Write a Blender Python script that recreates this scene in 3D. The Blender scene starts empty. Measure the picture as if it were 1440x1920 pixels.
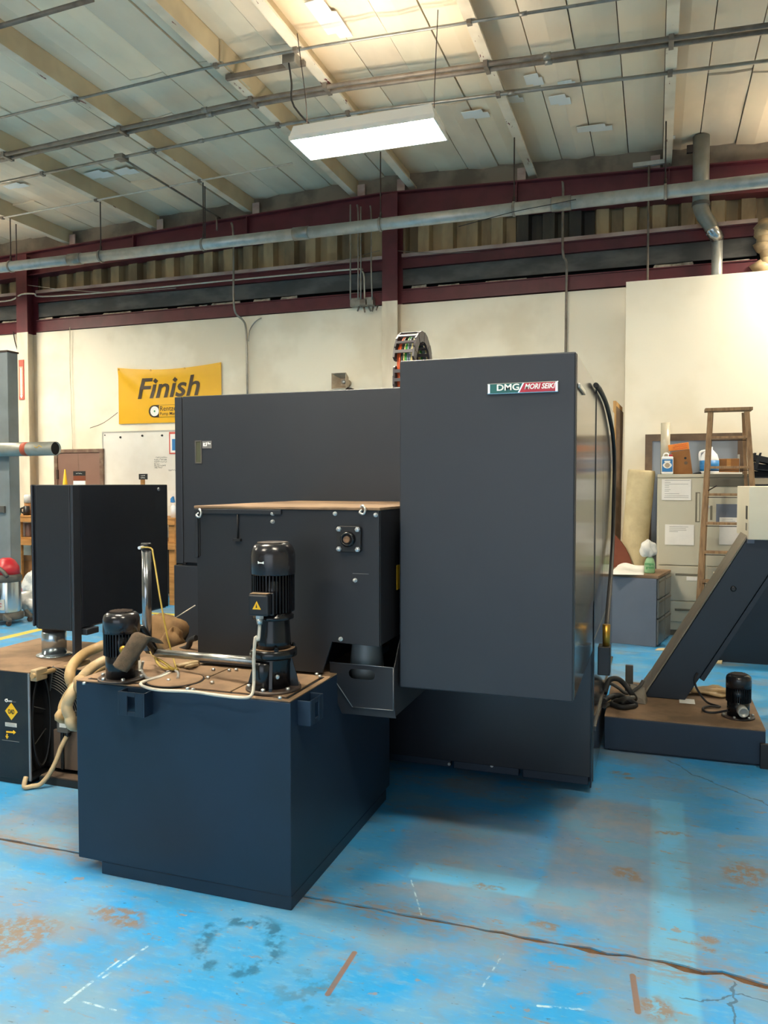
import bpy, bmesh, math, random
from mathutils import Vector, Matrix
random.seed(7)
R = math.radians

# ------------------------------------------------------------------ camera
F_PX, U0, V0, HORIZON, EYE = 1470.0, 720.0, 960.0, 906.0, 1.6
PITCH = math.atan((V0 - HORIZON) / F_PX)
YAW = math.atan(508 / 1470)
scene = bpy.context.scene
C = scene.collection
cam_data = bpy.data.cameras.new('camera')
cam = bpy.data.objects.new('camera', cam_data)
C.objects.link(cam)
cam.location = (0, 0, EYE)
cam.rotation_euler = (R(90) - PITCH, 0, YAW)
cam_data.sensor_fit = 'VERTICAL'
cam_data.sensor_height = 24.0
cam_data.lens = 24.0 * F_PX / 1920.0
cam_data.clip_start = 0.05
cam_data.clip_end = 200
scene.camera = cam

# ------------------------------------------------------------------ light and exposure
scene.view_settings.view_transform = 'Standard'
scene.view_settings.look = 'None'
scene.view_settings.exposure = 1.92
scene.view_settings.gamma = 1.0
scene.view_settings.use_curve_mapping = False
LAMP = 29.0            # radiance of the high-bay diffusers
world = bpy.data.worlds.new('world')
scene.world = world
world.use_nodes = True
bg = world.node_tree.nodes['Background']
bg.inputs[0].default_value = (0.80, 0.90, 1.0, 1)
bg.inputs[1].default_value = .3
door_light = bpy.data.lights.new('bay_door_daylight', 'AREA')
door_light.shape = 'RECTANGLE'
door_light.size, door_light.size_y = 7.0, 3.6
door_light.energy = 30
door_light.color = (0.86, 0.93, 1.0)
dl = bpy.data.objects.new('bay_door_daylight', door_light)
C.objects.link(dl)
dl.location = (-0.5, -6.9, 2.0)
dl.rotation_euler = (R(90), 0, 0)

# ------------------------------------------------------------------ pixel -> place
_cp, _sp, _cy, _sy = math.cos(PITCH), math.sin(PITCH), math.cos(YAW), math.sin(YAW)
def ray(u, v):
    r = (u - U0) / F_PX; d = (v - V0) / F_PX
    f = _cp - d * _sp; z = -_sp - d * _cp
    return (r * _cy - f * _sy, f * _cy + r * _sy, z)
def pY(u, v, Y):
    a = ray(u, v); t = Y / a[1]; return Vector((a[0] * t, Y, EYE + a[2] * t))
def pZ(u, v, Z):
    a = ray(u, v); t = (Z - EYE) / a[2]; return Vector((a[0] * t, a[1] * t, Z))
def pX(u, v, X):
    a = ray(u, v); t = X / a[0]; return Vector((X, a[1] * t, EYE + a[2] * t))
XR, ZR, SL = -3.29, 5.30, 1 / 27.0           # ridge x, purlin underside at the ridge, roof slope
def roof_z(x): return ZR - SL * abs(x - XR)
def pRoof(u, v, dz=0.0):
    a = ray(u, v); t = 5.0
    for i in range(60): t = (roof_z(a[0] * t) + dz - EYE) / a[2]
    return Vector((a[0] * t, a[1] * t, EYE + a[2] * t))

# ------------------------------------------------------------------ materials
def lin(c):
    if isinstance(c, str): c = tuple(int(c[i:i + 2], 16) for i in (0, 2, 4))
    def f(x):
        x /= 255.0
        return x / 12.92 if x <= 0.04045 else ((x + 0.055) / 1.055) ** 2.4
    return tuple(f(x) for x in c) + (1.0,)

class NT:
    def __init__(s, name):
        s.m = bpy.data.materials.new(name); s.m.use_nodes = True
        s.t = s.m.node_tree; s.n = s.t.nodes; s.l = s.t.links
        s.b = s.n['Principled BSDF']
    def new(s, typ, **k):
        n = s.n.new(typ)
        for a, b in k.items(): setattr(n, a, b)
        return n
    def put(s, sock, v):
        if hasattr(v, 'is_linked') or isinstance(v, bpy.types.NodeSocket): s.l.new(v, sock)
        else: sock.default_value = v
    def math(s, op, a, b=0.0, c=None, clamp=False):
        n = s.new('ShaderNodeMath', operation=op, use_clamp=clamp)
        s.put(n.inputs[0], a); s.put(n.inputs[1], b)
        if c is not None: s.put(n.inputs[2], c)
        return n.outputs[0]
    def pos(s, obj=False):
        if obj: return s.new('ShaderNodeTexCoord').outputs['Object']
        return s.new('ShaderNodeNewGeometry').outputs['Position']
    def scalev(s, v, sc, off=(0, 0, 0)):
        n = s.new('ShaderNodeMapping'); s.l.new(v, n.inputs[0])
        n.inputs['Scale'].default_value = sc; n.inputs['Location'].default_value = off
        return n.outputs[0]
    def noise(s, v, scale, detail=3.0, rough=0.55):
        n = s.new('ShaderNodeTexNoise'); s.l.new(v, n.inputs['Vector'])
        n.inputs['Scale'].default_value = scale; n.inputs['Detail'].default_value = detail
        n.inputs['Roughness'].default_value = rough
        return n.outputs[0]
    def step(s, v, lo, hi, a=0.0, b=1.0):
        n = s.new('ShaderNodeMapRange', interpolation_type='SMOOTHSTEP'); s.put(n.inputs[0], v)
        for i, x in enumerate((lo, hi, a, b)): n.inputs[i + 1].default_value = x
        return n.outputs[0]
    def mix(s, fac, a, b):
        n = s.new('ShaderNodeMix', data_type='RGBA'); s.put(n.inputs[0], fac)
        s.put(n.inputs[6], a); s.put(n.inputs[7], b)
        return n.outputs[2]
    def xyz(s, v):
        n = s.new('ShaderNodeSeparateXYZ'); s.l.new(v, n.inputs[0]); return n.outputs
    def bump(s, h, strength=0.2, dist=0.01):
        n = s.new('ShaderNodeBump'); n.inputs['Strength'].default_value = strength
        n.inputs['Distance'].default_value = dist; s.l.new(h, n.inputs['Height'])
        s.l.new(n.outputs[0], s.b.inputs['Normal'])
    def set(s, color=None, rough=None, metal=None, **k):
        if color is not None: s.put(s.b.inputs['Base Color'], color)
        if rough is not None: s.put(s.b.inputs['Roughness'], rough)
        if metal is not None: s.put(s.b.inputs['Metallic'], metal)
        for a, v in k.items(): s.put(s.b.inputs[a.replace('_', ' ')], v)

M = {}
def mat(name, color, rough=0.5, metal=0.0, var=None, scale=6.0, amount=0.5, bump=0.0, bscale=None, stretch=(1, 1, 1), lo=0.4, hi=0.65, emit=None, **k):
    """painted / bare surface: colour with a second, noise-masked tone, plus fine relief"""
    t = NT(name); p = t.scalev(t.pos(), stretch)
    col = lin(color)
    if var is not None:
        f = t.noise(p, scale, 4.0)
        col = t.mix(t.math('MULTIPLY', t.step(f, lo, hi), amount), lin(color), lin(var))
    t.set(col, rough, metal, **k)
    if bump: t.bump(t.noise(p, bscale or scale * 8, 3.0), bump, 0.004)
    if emit:
        t.b.inputs['Emission Color'].default_value = lin(emit[0]); t.b.inputs['Emission Strength'].default_value = emit[1]
    M[name] = t.m
    return t.m

mat('machine_paint', '282c33', 0.42, 0.0, '23272f', 1.3, 0.6, 0.05, 260)
mat('machine_paint_gloss', '23262d', 0.25, 0.0, '1f2329', 1.3, 0.6, 0.03, 260)
mat('cabinet_side_paint', '30333a', 0.13, 0.0, '26292f', 2.0, 0.5, Specular_IOR_Level=1.0)
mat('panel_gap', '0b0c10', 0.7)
mat('tank_paint', '15273b', 0.42, 0.0, '12202f', 1.6, 0.7, 0.06, 200)
mat('conveyor_paint', '1f2024', 0.45, 0.0, '1c1e25', 1.4, 0.8, 0.05, 220)
mat('dusty_top', '8c7157', 0.85, 0.0, '6d5743', 5.0, 0.8, 0.25, 60)
mat('motor_black', '0d0e11', 0.24, 0.0, '1f1e22', 4.0, 0.5)
mat('motor_dusty', '2a2523', 0.42, 0.0, '5e4c40', 8.0, 0.7)
mat('fan_cowl', '1b1b20', 0.22, 0.0, '3a322e', 6.0, 0.5)
mat('steel', 'b4b4b0', 0.3, 0.9, '8a8884', 14.0, 0.6)
mat('zinc_bolt', 'c9cac8', 0.3, 0.85)
mat('galvanised', 'b9bbb6', 0.4, 0.45, '9da09c', 9.0, 0.6)
mat('conduit_metal', '94918a', 0.4, 0.65, '6f6a62', 7.0, 0.6)
mat('dark_conduit', '80766b', 0.5, 0.3, '5d534b', 8.0, 0.6)
mat('dark_rod', '41342e', 0.6, 0.3)
mat('black_plastic', '15161a', 0.45, 0.0, '202024', 5.0, 0.4)
mat('black_paint', '151517', 0.45, 0.0, '28251f', 9.0, 0.5, 0.1, 120)
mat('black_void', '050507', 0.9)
mat('rubber', '1a1a1c', 0.6)
mat('rubber_grey', '55524d', 0.6, 0.0, '3c3a37', 10.0, 0.6)
mat('hose_beige', 'b59768', 0.5, 0.0, '8a6f4b', 7.0, 0.6)
mat('hose_pale', 'b8a17c', 0.45, 0.0, '8d7a5e', 9.0, 0.6)
mat('strap_brown', '5b4b3a', 0.95, 0.0, '3f3428', 20.0, 0.7, 0.5, 200)
mat('bag_brown', '7d5f3c', 0.85, 0.0, '5c432a', 9.0, 0.7, 0.4, 40)
mat('yellow_tube', 'ad9440', 0.4, 0.0, '8b7430', 20.0, 0.5)
mat('white_cable', 'c9c2b4', 0.5, 0.0, '9f978a', 14.0, 0.4)
mat('grey_cable', '8d8c88', 0.5)
mat('clear_tube', '8a8d90', 0.08, 0.0, Transmission_Weight=0.85, Alpha=1.0)
mat('yellow_label', 'e9b615', 0.5)
mat('white_label', 'd8d5cb', 0.6, 0.0, 'bdb9ae', 40.0, 0.4)
mat('print_black', '1c1c1c', 0.6)
mat('print_grey', '6a6a6a', 0.6)
mat('badge_chrome', 'd9dadb', 0.16, 0.9)
mat('badge_green', '0d5c57', 0.3)
mat('badge_red', 'b01a30', 0.3)
mat('badge_white', 'f0efe9', 0.4)
mat('maroon', '5c2029', 0.5, 0.0, '4a1820', 4.0, 0.7, 0.05, 90)
mat('maroon_dark', '451a20', 0.55, 0.0, '30141a', 4.0, 0.7)
mat('white_wall', 'ece3cf', 0.75, 0.0, 'd6cab2', 1.2, 0.7, 0.08, 40)
mat('partition_wall', 'f1e9d6', 0.7, 0.0, 'e2d8c0', 1.0, 0.7, 0.04, 40)
mat('column_white', 'ddd2bd', 0.6, 0.0, 'b9ab94', 3.0, 0.7, stretch=(1, 1, .3))
mat('side_wall', 'd9d0bb', 0.8, 0.0, 'c9bea7', 1.0, 0.7)
mat('metal_sheet_tan', 'b39c77', 0.6, 0.0, '6e5e48', 2.5, 0.85, stretch=(1, 1, .35))
mat('metal_sheet_dark', '37332f', 0.6, 0.0, '57503f', 3.0, 0.7, stretch=(1, 1, .3))
mat('dark_band', '444443', 0.75, 0.0, '696764', 3.0, 0.7, 0.2, 40, stretch=(.6, 1, 1.5))
mat('flake_white', 'b9b2a6', 0.85, 0.0, '6f685e', 16.0, 0.8)
mat('girt_edge', 'b4a096', 0.7, 0.0, '8c6d66', 4.0, 0.7, stretch=(.5, 1, 1))
mat('insulation', 'e9d7bd', 0.75, 0.0, 'd6c6ae', 1.6, 0.85, 0.25, 9, stretch=(1, .5, 1))
mat('insulation_warm', 'eddbbe', 0.75, 0.0, 'dbc9ad', 1.3, 0.8, 0.25, 9, stretch=(1, .5, 1))
mat('insulation_green', 'ddd2ba', 0.75, 0.0, 'cbbfa9', 1.5, 0.8, 0.25, 9, stretch=(1, .5, 1))
mat('seam_brown', '5b4031', 0.9)
mat('tape_white', 'dfe0db', 0.6)
mat('lamp_white', 'e9e6df', 0.4)
mat('lamp_diffuser', 'ffffff', 0.4, emit=('fff3dc', LAMP))
mat('added_uplight_glow', 'ffffff', 0.4, emit=('fff0d8', LAMP * .5))  # emission added above the lamps to lift the ceiling
mat('banner_yellow', 'e9b008', 0.45, 0.0, 'dba204', 2.0, 0.5)
mat('banner_ink', '3c2c18', 0.5)
mat('board_white', 'e5e2da', 0.35, 0.0, 'd8d3c8', 2.0, 0.6)
mat('frame_alu', 'c9c7c0', 0.35, 0.6)
mat('door_brown', '86675a', 0.5, 0.0, '7a5c50', 2.0, 0.5)
mat('door_frame', '6d5345', 0.6, 0.0, '8f7a66', 12.0, 0.6)
mat('window_frame_brown', '5e4c3c', 0.55, 0.0, '77624d', 8.0, 0.6)
mat('window_glass', '7f8790', 0.15, 0.0)
mat('wood', 'b57f42', 0.65, 0.0, '94622e', 3.0, 0.7, 0.1, 40, stretch=(1, 8, 8))
mat('wood_ladder', '9a7a58', 0.6, 0.0, '6d5138', 5.0, 0.7, 0.1, 60, stretch=(8, 8, 1))
mat('wood_frame', 'b98f55', 0.5, 0.0, '93693a', 5.0, 0.6, stretch=(4, 4, .5))
mat('wood_red', '7c4028', 0.4, 0.0, '653019', 3.0, 0.6)
mat('locker', 'c3beab', 0.4, 0.0, 'b7b29f', 2.0, 0.5)
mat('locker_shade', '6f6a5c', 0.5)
mat('pedestal_grey', '6b7280', 0.4, 0.0, '626977', 2.0, 0.6)
mat('pedestal_drawer', '6e6c68', 0.3, 0.2)
mat('paper', 'ece9e4', 0.7, 0.0, 'dddad6', 6.0, 0.4)
mat('cardboard', '8f6136', 0.8, 0.0, '7d5229', 6.0, 0.6)
mat('orange_card', 'e88a35', 0.6)
mat('carpet_pale', 'cfc09a', 0.95, 0.0, 'bba985', 6.0, 0.7, 0.5, 90)
mat('towel', 'e6e4df', 0.95, 0.0, 'd5d3ce', 8.0, 0.5, 0.5, 60)
mat('bottle_green', 'a9d9ab', 0.15, 0.0, Transmission_Weight=0.4)
mat('bottle_white', 'e8e9ea', 0.35)
mat('label_blue', '2b77b4', 0.5)
mat('label_green', '1f8a4c', 0.5)
mat('red_plastic', 'b3222d', 0.35, 0.0, '98202a', 5.0, 0.5)
mat('red_paint', 'c3232a', 0.3)
mat('steel_bright', 'b9c3c9', 0.2, 0.85)
mat('green_plastic', '12703a', 0.4)
mat('post_grey', '7d8588', 0.45, 0.2, '6d7477', 3.0, 0.6)
mat('pipe_grey', '8f9089', 0.45, 0.4, '7b7a70', 6.0, 0.6)
mat('tape_red', 'a2452a', 0.6)
mat('cone_yellow', 'dfae16', 0.5)
mat('sign_red', 'd05a4c', 0.5)
mat('horn_beige', 'b3a28c', 0.5, 0.0, '8d7d6a', 8.0, 0.6)
mat('chrome_tube', '9d9fa2', 0.18, 0.9)
mat('cream_box', 'ddd6c0', 0.45, 0.0, 'd2cab3', 3.0, 0.5)
mat('grey_arm', '8a8072', 0.55, 0.0, '6e6557', 4.0, 0.6)
mat('navy', '121e2a', 0.4, 0.0, '0f1820', 2.0, 0.6)
mat('plastic_film', 'd5d6d4', 0.2, 0.0, '8f9ba4', 9.0, 0.7, Alpha=1.0)
mat('gold', 'b98f3c', 0.35, 0.8)
for n, c in dict(cable_orange='c8511c', cable_green='2f8f35', cable_grey='6a7a84', cable_yellow='c9b77a', cable_black='1d1d1f').items():
    mat(n, c, 0.45)
mat('chain_link', '4a474c', 0.5, 0.0, '3a383c', 20.0, 0.5)

mat('eave_tan', '84796a', 0.8, 0.0, '5f564b', 3.0, .8)
def peeling(name, base, under, amt_lo, amt_hi):
    t = NT(name); p = t.pos()
    f = t.noise(t.scalev(p, (5, 1.2, 5)), 3.0, 5.0, 0.65)
    g = t.noise(p, 2.0, 3.0)
    c = t.mix(t.math('MULTIPLY', t.step(g, .4, .7), .6), lin(base), lin('a8977c'))
    c = t.mix(t.step(f, amt_lo, amt_hi), c, lin(under))
    t.set(c, 0.6); t.bump(f, .15, .004); M[name] = t.m
peeling('purlin_paint', 'c9b896', '5f4436', .70, .73)
peeling('purlin_flange', 'dcd0bb', '6b2a22', .645, .665)

# ------------------------------------------------------------------ geometry helpers
W = {}      # world position of every object's origin
class MB:
    def __init__(s): s.v = []; s.f = []; s.sm = []
    def add(s, vs, fs, smooth=False):
        k = len(s.v); s.v += [Vector(p) for p in vs]
        s.f += [tuple(i + k for i in f) for f in fs]; s.sm += [smooth] * len(fs)
        return s
    def box(s, a, b):
        x0, x1 = sorted((a[0], b[0])); y0, y1 = sorted((a[1], b[1])); z0, z1 = sorted((a[2], b[2]))
        return s.add([(x0, y0, z0), (x1, y0, z0), (x1, y1, z0), (x0, y1, z0), (x0, y0, z1), (x1, y0, z1), (x1, y1, z1), (x0, y1, z1)],
                     [(3, 2, 1, 0), (4, 5, 6, 7), (0, 1, 5, 4), (1, 2, 6, 5), (2, 3, 7, 6), (3, 0, 4, 7)])
    def hexa(s, bottom, top):
        n = len(bottom)
        return s.add(list(bottom) + list(top), [tuple(range(n - 1, -1, -1)), tuple(range(n, 2 * n))] + [(i, (i + 1) % n, n + (i + 1) % n, n + i) for i in range(n)])
    def prism(s, poly, axis, a, b):
        """poly: 2-D points in the other two axes (x: (y,z), y: (x,z), z: (x,y))"""
        def p3(p, t): return {'x': (t, p[0], p[1]), 'y': (p[0], t, p[1]), 'z': (p[0], p[1], t)}[axis]
        return s.hexa([p3(p, a) for p in poly], [p3(p, b) for p in poly])
    def rings(s, rings, caps=True, smooth=True, closed=False):
        n = len(rings[0]); vs = [p for r in rings for p in r]; fs = []
        m = len(rings)
        for j in range(m if closed else m - 1):
            for i in range(n):
                a = j * n; b = ((j + 1) % m) * n
                fs.append((a + i, a + (i + 1) % n, b + (i + 1) % n, b + i))
        s.add(vs, fs, smooth)
        if caps and not closed:
            k = len(s.v) - n * m
            s.f.append(tuple(k + i for i in range(n - 1, -1, -1))); s.sm.append(False)
            s.f.append(tuple(k + (m - 1) * n + i for i in range(n))); s.sm.append(False)
        return s
    def lathe(s, profile, base=(0, 0, 0), n=24, axis=(0, 0, 1), smooth=True):
        """profile: (radius, height) along axis from base"""
        ax = Vector(axis).normalized(); q = ax.to_track_quat('Z', 'Y'); base = Vector(base); rg = []
        for r, h in profile:
            r = max(r, 1e-4)
            rg.append([base + q @ Vector((r * math.cos(2 * math.pi * i / n), r * math.sin(2 * math.pi * i / n), h)) for i in range(n)])
        return s.rings(rg, True, smooth)
    def cyl(s, p0, p1, r, r1=None, n=16, smooth=True):
        p0 = Vector(p0); p1 = Vector(p1)
        return s.lathe([(r, 0), (r if r1 is None else r1, (p1 - p0).length)], p0, n, p1 - p0, smooth)
    def tube(s, pts, r, n=8, sub=4, closed=False, flat=None):
        pts = [Vector(p) for p in pts]
        if sub > 1 and len(pts) > 2: pts = catmull(pts, sub, closed)
        rg = []; up = None; m = len(pts)
        for i, p in enumerate(pts):
            if closed: d = pts[(i + 1) % m] - pts[i - 1]
            else: d = pts[min(i + 1, m - 1)] - pts[max(i - 1, 0)]
            d = d.normalized() if d.length > 1e-9 else Vector((0, 0, 1))
            if up is None: up = Vector((0, 0, 1)) if abs(d.z) < .9 else Vector((1, 0, 0))
            a = d.cross(up)
            if a.length < 1e-6: a = d.orthogonal()
            a.normalize(); b = a.cross(d).normalized(); up = b
            rr = r(i / (m - 1)) if callable(r) else r
            fa, fb = flat or (1, 1)
            rg.append([p + (a * math.cos(2 * math.pi * k / n) * fa + b * math.sin(2 * math.pi * k / n) * fb) * rr for k in range(n)])
        return s.rings(rg, True, True, closed)
    def grid(s, fn, nu, nv, smooth=True):
        vs = [fn(i / nu, j / nv) for j in range(nv + 1) for i in range(nu + 1)]
        fs = [(j * (nu + 1) + i, j * (nu + 1) + i + 1, (j + 1) * (nu + 1) + i + 1, (j + 1) * (nu + 1) + i) for j in range(nv) for i in range(nu)]
        return s.add(vs, fs, smooth)
    def text(s, string, size, origin, right, up, depth=0.002, shear=0.0, width=None):
        """lettering lying on the plane right/up, standing proud by depth along right x up"""
        cu = bpy.data.curves.new('text', 'FONT'); cu.body = string; cu.size = size; cu.shear = shear; cu.extrude = depth / 2; cu.resolution_u = 3
        cu.offset = size * TEXT_BOLD[0]
        o = bpy.data.objects.new('text', cu); C.objects.link(o)
        dg = bpy.context.evaluated_depsgraph_get(); me = o.evaluated_get(dg).to_mesh()
        right = Vector(right).normalized(); up = Vector(up).normalized(); nor = right.cross(up); origin = Vector(origin)
        xs = [v.co.x for v in me.vertices]; k = 1.0
        if width and xs: k = width / (max(xs) - min(xs))
        x0 = min(xs) if xs else 0
        s.add([origin + right * ((v.co.x - x0) * k) + up * v.co.y + nor * (v.co.z + depth / 2) for v in me.vertices], [tuple(p.vertices) for p in me.polygons])
        o.evaluated_get(dg).to_mesh_clear()
        bpy.data.objects.remove(o); bpy.data.curves.remove(cu)
        return s
    def xform(s, mtx):
        s.v = [mtx @ p for p in s.v]; return s
    def turn(s, pivot, rz=0, rx=0, ry=0):
        p = Vector(pivot)
        return s.xform(Matrix.Translation(p) @ Matrix.Rotation(rz, 4, 'Z') @ Matrix.Rotation(ry, 4, 'Y') @ Matrix.Rotation(rx, 4, 'X') @ Matrix.Translation(-p))
    def build(s, name, m, parent=None, bevel=0.0, seg=2, label=None, cat=None, group=None, kind=None, origin=None):
        xs = [p.x for p in s.v]; ys = [p.y for p in s.v]; zs = [p.z for p in s.v]
        if parent is not None: o0 = W[parent]
        elif origin is not None: o0 = Vector(origin)
        else: o0 = Vector(((min(xs) + max(xs)) / 2, (min(ys) + max(ys)) / 2, min(zs)))
        me = bpy.data.meshes.new(name)
        me.from_pydata([tuple(p - o0) for p in s.v], [], s.f); me.update()
        bm = bmesh.new(); bm.from_mesh(me); bmesh.ops.recalc_face_normals(bm, faces=bm.faces); bm.to_mesh(me); bm.free()
        if any(s.sm): me.polygons.foreach_set('use_smooth', s.sm)
        o = bpy.data.objects.new(name, me); C.objects.link(o)
        if isinstance(m, str): m = M[m]
        me.materials.append(m)
        if parent is not None: o.parent = parent; W[o] = o0
        else: o.location = o0; W[o] = o0
        if bevel:
            b = o.modifiers.new('bevel', 'BEVEL'); b.width = bevel; b.segments = seg; b.limit_method = 'ANGLE'; b.angle_limit = R(40)
            b.harden_normals = False
        tag(o, label, cat, group, kind)
        return o
TEXT_BOLD = [0.0]
def catmull(pts, sub, closed=False):
    out = []; m = len(pts)
    for i in range(m if closed else m - 1):
        if closed: p0, p1, p2, p3 = pts[i - 1], pts[i], pts[(i + 1) % m], pts[(i + 2) % m]
        else: p0, p1, p2, p3 = pts[max(i - 1, 0)], pts[i], pts[i + 1], pts[min(i + 2, m - 1)]
        for k in range(sub):
            t = k / sub
            out.append(0.5 * ((2 * p1) + (p2 - p0) * t + (2 * p0 - 5 * p1 + 4 * p2 - p3) * t * t + (3 * p1 - p0 - 3 * p2 + p3) * t ** 3))
    if not closed: out.append(pts[-1])
    return out
def tag(o, label=None, cat=None, group=None, kind=None):
    if label: o['label'] = label
    if cat: o['category'] = cat
    if group: o['group'] = group
    if kind: o['kind'] = kind
    return o
def thing(name, loc, label=None, cat=None, group=None, kind=None):
    o = bpy.data.objects.new(name, None); C.objects.link(o); o.location = loc; W[o] = Vector(loc)
    o.empty_display_size = .1
    return tag(o, label, cat, group, kind)
def copy_tree(o, delta=(0, 0, 0), parent=None, label=None, group=None):
    c = o.copy(); C.objects.link(c)
    if parent is not None: c.parent = parent; W[c] = W[parent]
    else: c.location = o.location + Vector(delta); W[c] = c.location.copy()
    if label: c['label'] = label
    if group: c['group'] = group
    for ch in list(o.children): copy_tree(ch, parent=c)
    return c
def box(name, a, b, m, parent=None, bevel=0.0, **k): return MB().box(a, b).build(name, m, parent, bevel, **k)
def share(o, loc):
    """another copy of a small part (same mesh) under the same parent, moved by loc"""
    c = o.copy(); C.objects.link(c); c.location = o.location + Vector(loc); W[c] = W.get(o.parent, Vector()); return c
# ================================================================== THE SETTING
def floor_material():
    t = NT('floor_paint'); p = t.pos(); X, Y, Z = t.xyz(p)
    big = t.noise(p, 0.9, 4.0, .6); mid = t.noise(t.scalev(p, (1.0, 1.7, 1)), 2.6, 5.0, .65)
    fine = t.noise(t.scalev(p, (3.0, 9.0, 1)), 5.0, 5.0, .7); dots = t.noise(p, 16.0, 3.0, .6)
    streak = t.noise(t.scalev(p, (2.2, 11.0, 1), (3, 1, 0)), 2.0, 5.0, .7)
    wob = t.math('MULTIPLY', t.math('SUBTRACT', t.noise(p, 6.0, 4.0), .5), .14)
    wob2 = t.math('MULTIPLY', t.math('SUBTRACT', t.noise(t.scalev(p, (1, 1, 1), (9, 4, 2)), 6.0, 4.0), .5), .14)
    xw = t.math('ADD', X, wob); yw = t.math('ADD', Y, wob2)
    def rect(x0, x1, y0, y1, s=.05, x=xw, y=yw):
        a = t.math('MULTIPLY', t.step(x, x0 - s, x0 + s), t.step(x, x1 - s, x1 + s, 1, 0))
        b = t.math('MULTIPLY', t.step(y, y0 - s, y0 + s), t.step(y, y1 - s, y1 + s, 1, 0))
        return t.math('MULTIPLY', a, b)
    def seg(x0, y0, x1, y1, w, x=X, y=Y):
        dx, dy = x1 - x0, y1 - y0; L2 = dx * dx + dy * dy
        px = t.math('SUBTRACT', x, x0); py = t.math('SUBTRACT', y, y0)
        k = t.math('ADD', t.math('MULTIPLY', px, dx / L2), t.math('MULTIPLY', py, dy / L2), clamp=True)
        ex = t.math('SUBTRACT', px, t.math('MULTIPLY', k, dx)); ey = t.math('SUBTRACT', py, t.math('MULTIPLY', k, dy))
        d = t.math('SQRT', t.math('ADD', t.math('MULTIPLY', ex, ex), t.math('MULTIPLY', ey, ey)))
        return t.step(d, w * .6, w, 1, 0)
    def spot(x0, y0, rx, ry, soft=.35):
        ex = t.math('DIVIDE', t.math('SUBTRACT', xw, x0), rx); ey = t.math('DIVIDE', t.math('SUBTRACT', yw, y0), ry)
        d = t.math('SQRT', t.math('ADD', t.math('MULTIPLY', ex, ex), t.math('MULTIPLY', ey, ey)))
        return t.step(d, 1 - soft, 1 + soft, 1, 0)
    mx = lambda a, b: t.math('MAXIMUM', a, b)
    mul = lambda a, b: t.math('MULTIPLY', a, b)
    c = t.mix(t.step(big, .35, .65), lin('2a96d8'), lin('4294c6'))
    # worn, chalky paint
    c = t.mix(mul(t.step(mid, .44, .66), .7), c, lin('6f9ab6'))
    c = t.mix(mul(t.step(fine, .5, .72), .32), c, lin('8fb4c6'))
    grime = t.noise(t.scalev(p, (1, 1.5, 1), (11, 3, 0)), 1.7, 6.0, .68)
    c = t.mix(mul(t.step(grime, .48, .64), .55), c, lin('86857f'))
    # a repainted, lighter stripe
    c = t.mix(mul(rect(0.0, 0.15, -3, 4.15, .012, t.math('ADD', X, t.math('MULTIPLY', wob, .12)), Y), .65), c, lin('63b4dd'))
    c = t.mix(mul(rect(-.93, -.42, 2.99, 3.13, .012, X, Y), .6), c, lin('63b4dd'))  # bright patch between cast shadows, painted into the floor colour
    # greyed wear; before the cabinet its cast shadow is painted in too
    grey = mx(rect(-.42, .03, 2.86, 4.05, .05), mul(rect(-1.05, -.45, 3.1, 3.7, .08), .8))
    grey = mx(grey, mul(spot(-.68, 2.9, .26, .1, .2), .8))
    grey = mx(grey, mul(rect(.1, .9, 3.1, 3.75, .2), t.step(mid, .4, .6)))
    grey = mx(grey, mul(rect(-3.0, -1.9, 2.65, 3.3, .15), .75))
    grey = mx(grey, mul(spot(-2.3, 2.2, .3, .25, .5), .7))
    grey = mx(grey, mul(rect(-.9, .6, 2.35, 2.72, .1), mul(t.step(mid, .45, .6), .7)))
    grey = mx(grey, mul(spot(-1.6, 1.9, .5, .2, .6), mul(t.step(mid, .42, .6), .6)))
    c = t.mix(mul(grey, .6), c, t.mix(t.step(dots, .4, .6), lin('8b8681'), lin('7c838a')))
    c = t.mix(mul(grey, mul(t.step(mid, .5, .6), .45)), c, lin('4f9cc4'))
    # brown scuffs and rust
    ragged = t.noise(p, 28.0, 4.0, .7)
    scuff = mul(t.step(streak, .585, .66), mul(t.step(big, .3, .5), t.step(ragged, .42, .58)))
    c = t.mix(mul(scuff, .8), c, lin('8b7660'))
    c = t.mix(mul(t.step(t.noise(t.scalev(p, (1, 2.5, 1), (5, 2, 0)), 22.0, 3.0, .6), .67, .72), .7), c, lin('4d5a60'))
    c = t.mix(mul(t.step(t.noise(t.scalev(p, (1, 1.6, 1), (1, 7, 0)), 9.0, 4.0, .7), .63, .68), .7), c, lin('95806a'))
    spots = spot(.37, 3.46, .09, .1)
    for a in ((.02, 2.47, .06, .06), (.18, 2.93, .035, .03), (.19, 2.86, .03, .02), (-.16, 4.46, .05, .03), (-.11, 4.38, .03, .02), (-1.86, 2.36, .12, .05), (-2.12, 2.15, .13, .13), (-.1, 3.3, .06, .05), (-.35, 2.82, .06, .03), (.1, 3.75, .07, .02), (-.62, 3.02, .06, .02)):
        spots = mx(spots, spot(*a))
    c = t.mix(mul(spots, mul(t.step(ragged, .38, .56), .85)), c, lin('847058'))
    c = t.mix(mul(seg(-.95, 2.21, -.95, 2.44, .012), .85), c, lin('84603f'))
    c = t.mix(mul(seg(-.03, 2.44, -.05, 2.62, .012), .8), c, lin('84603f'))
    # rust bleeding out of the slab joint
    jd = t.math('ABSOLUTE', t.math('SUBTRACT', yw, 2.72))
    c = t.mix(mul(t.step(jd, .02, .11, 1, 0), mul(t.step(fine, .4, .6), .7)), c, lin('8d765f'))
    # chalk and scratches
    ch = seg(-1.70, 1.91, -1.69, 2.02, .007)
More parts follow.
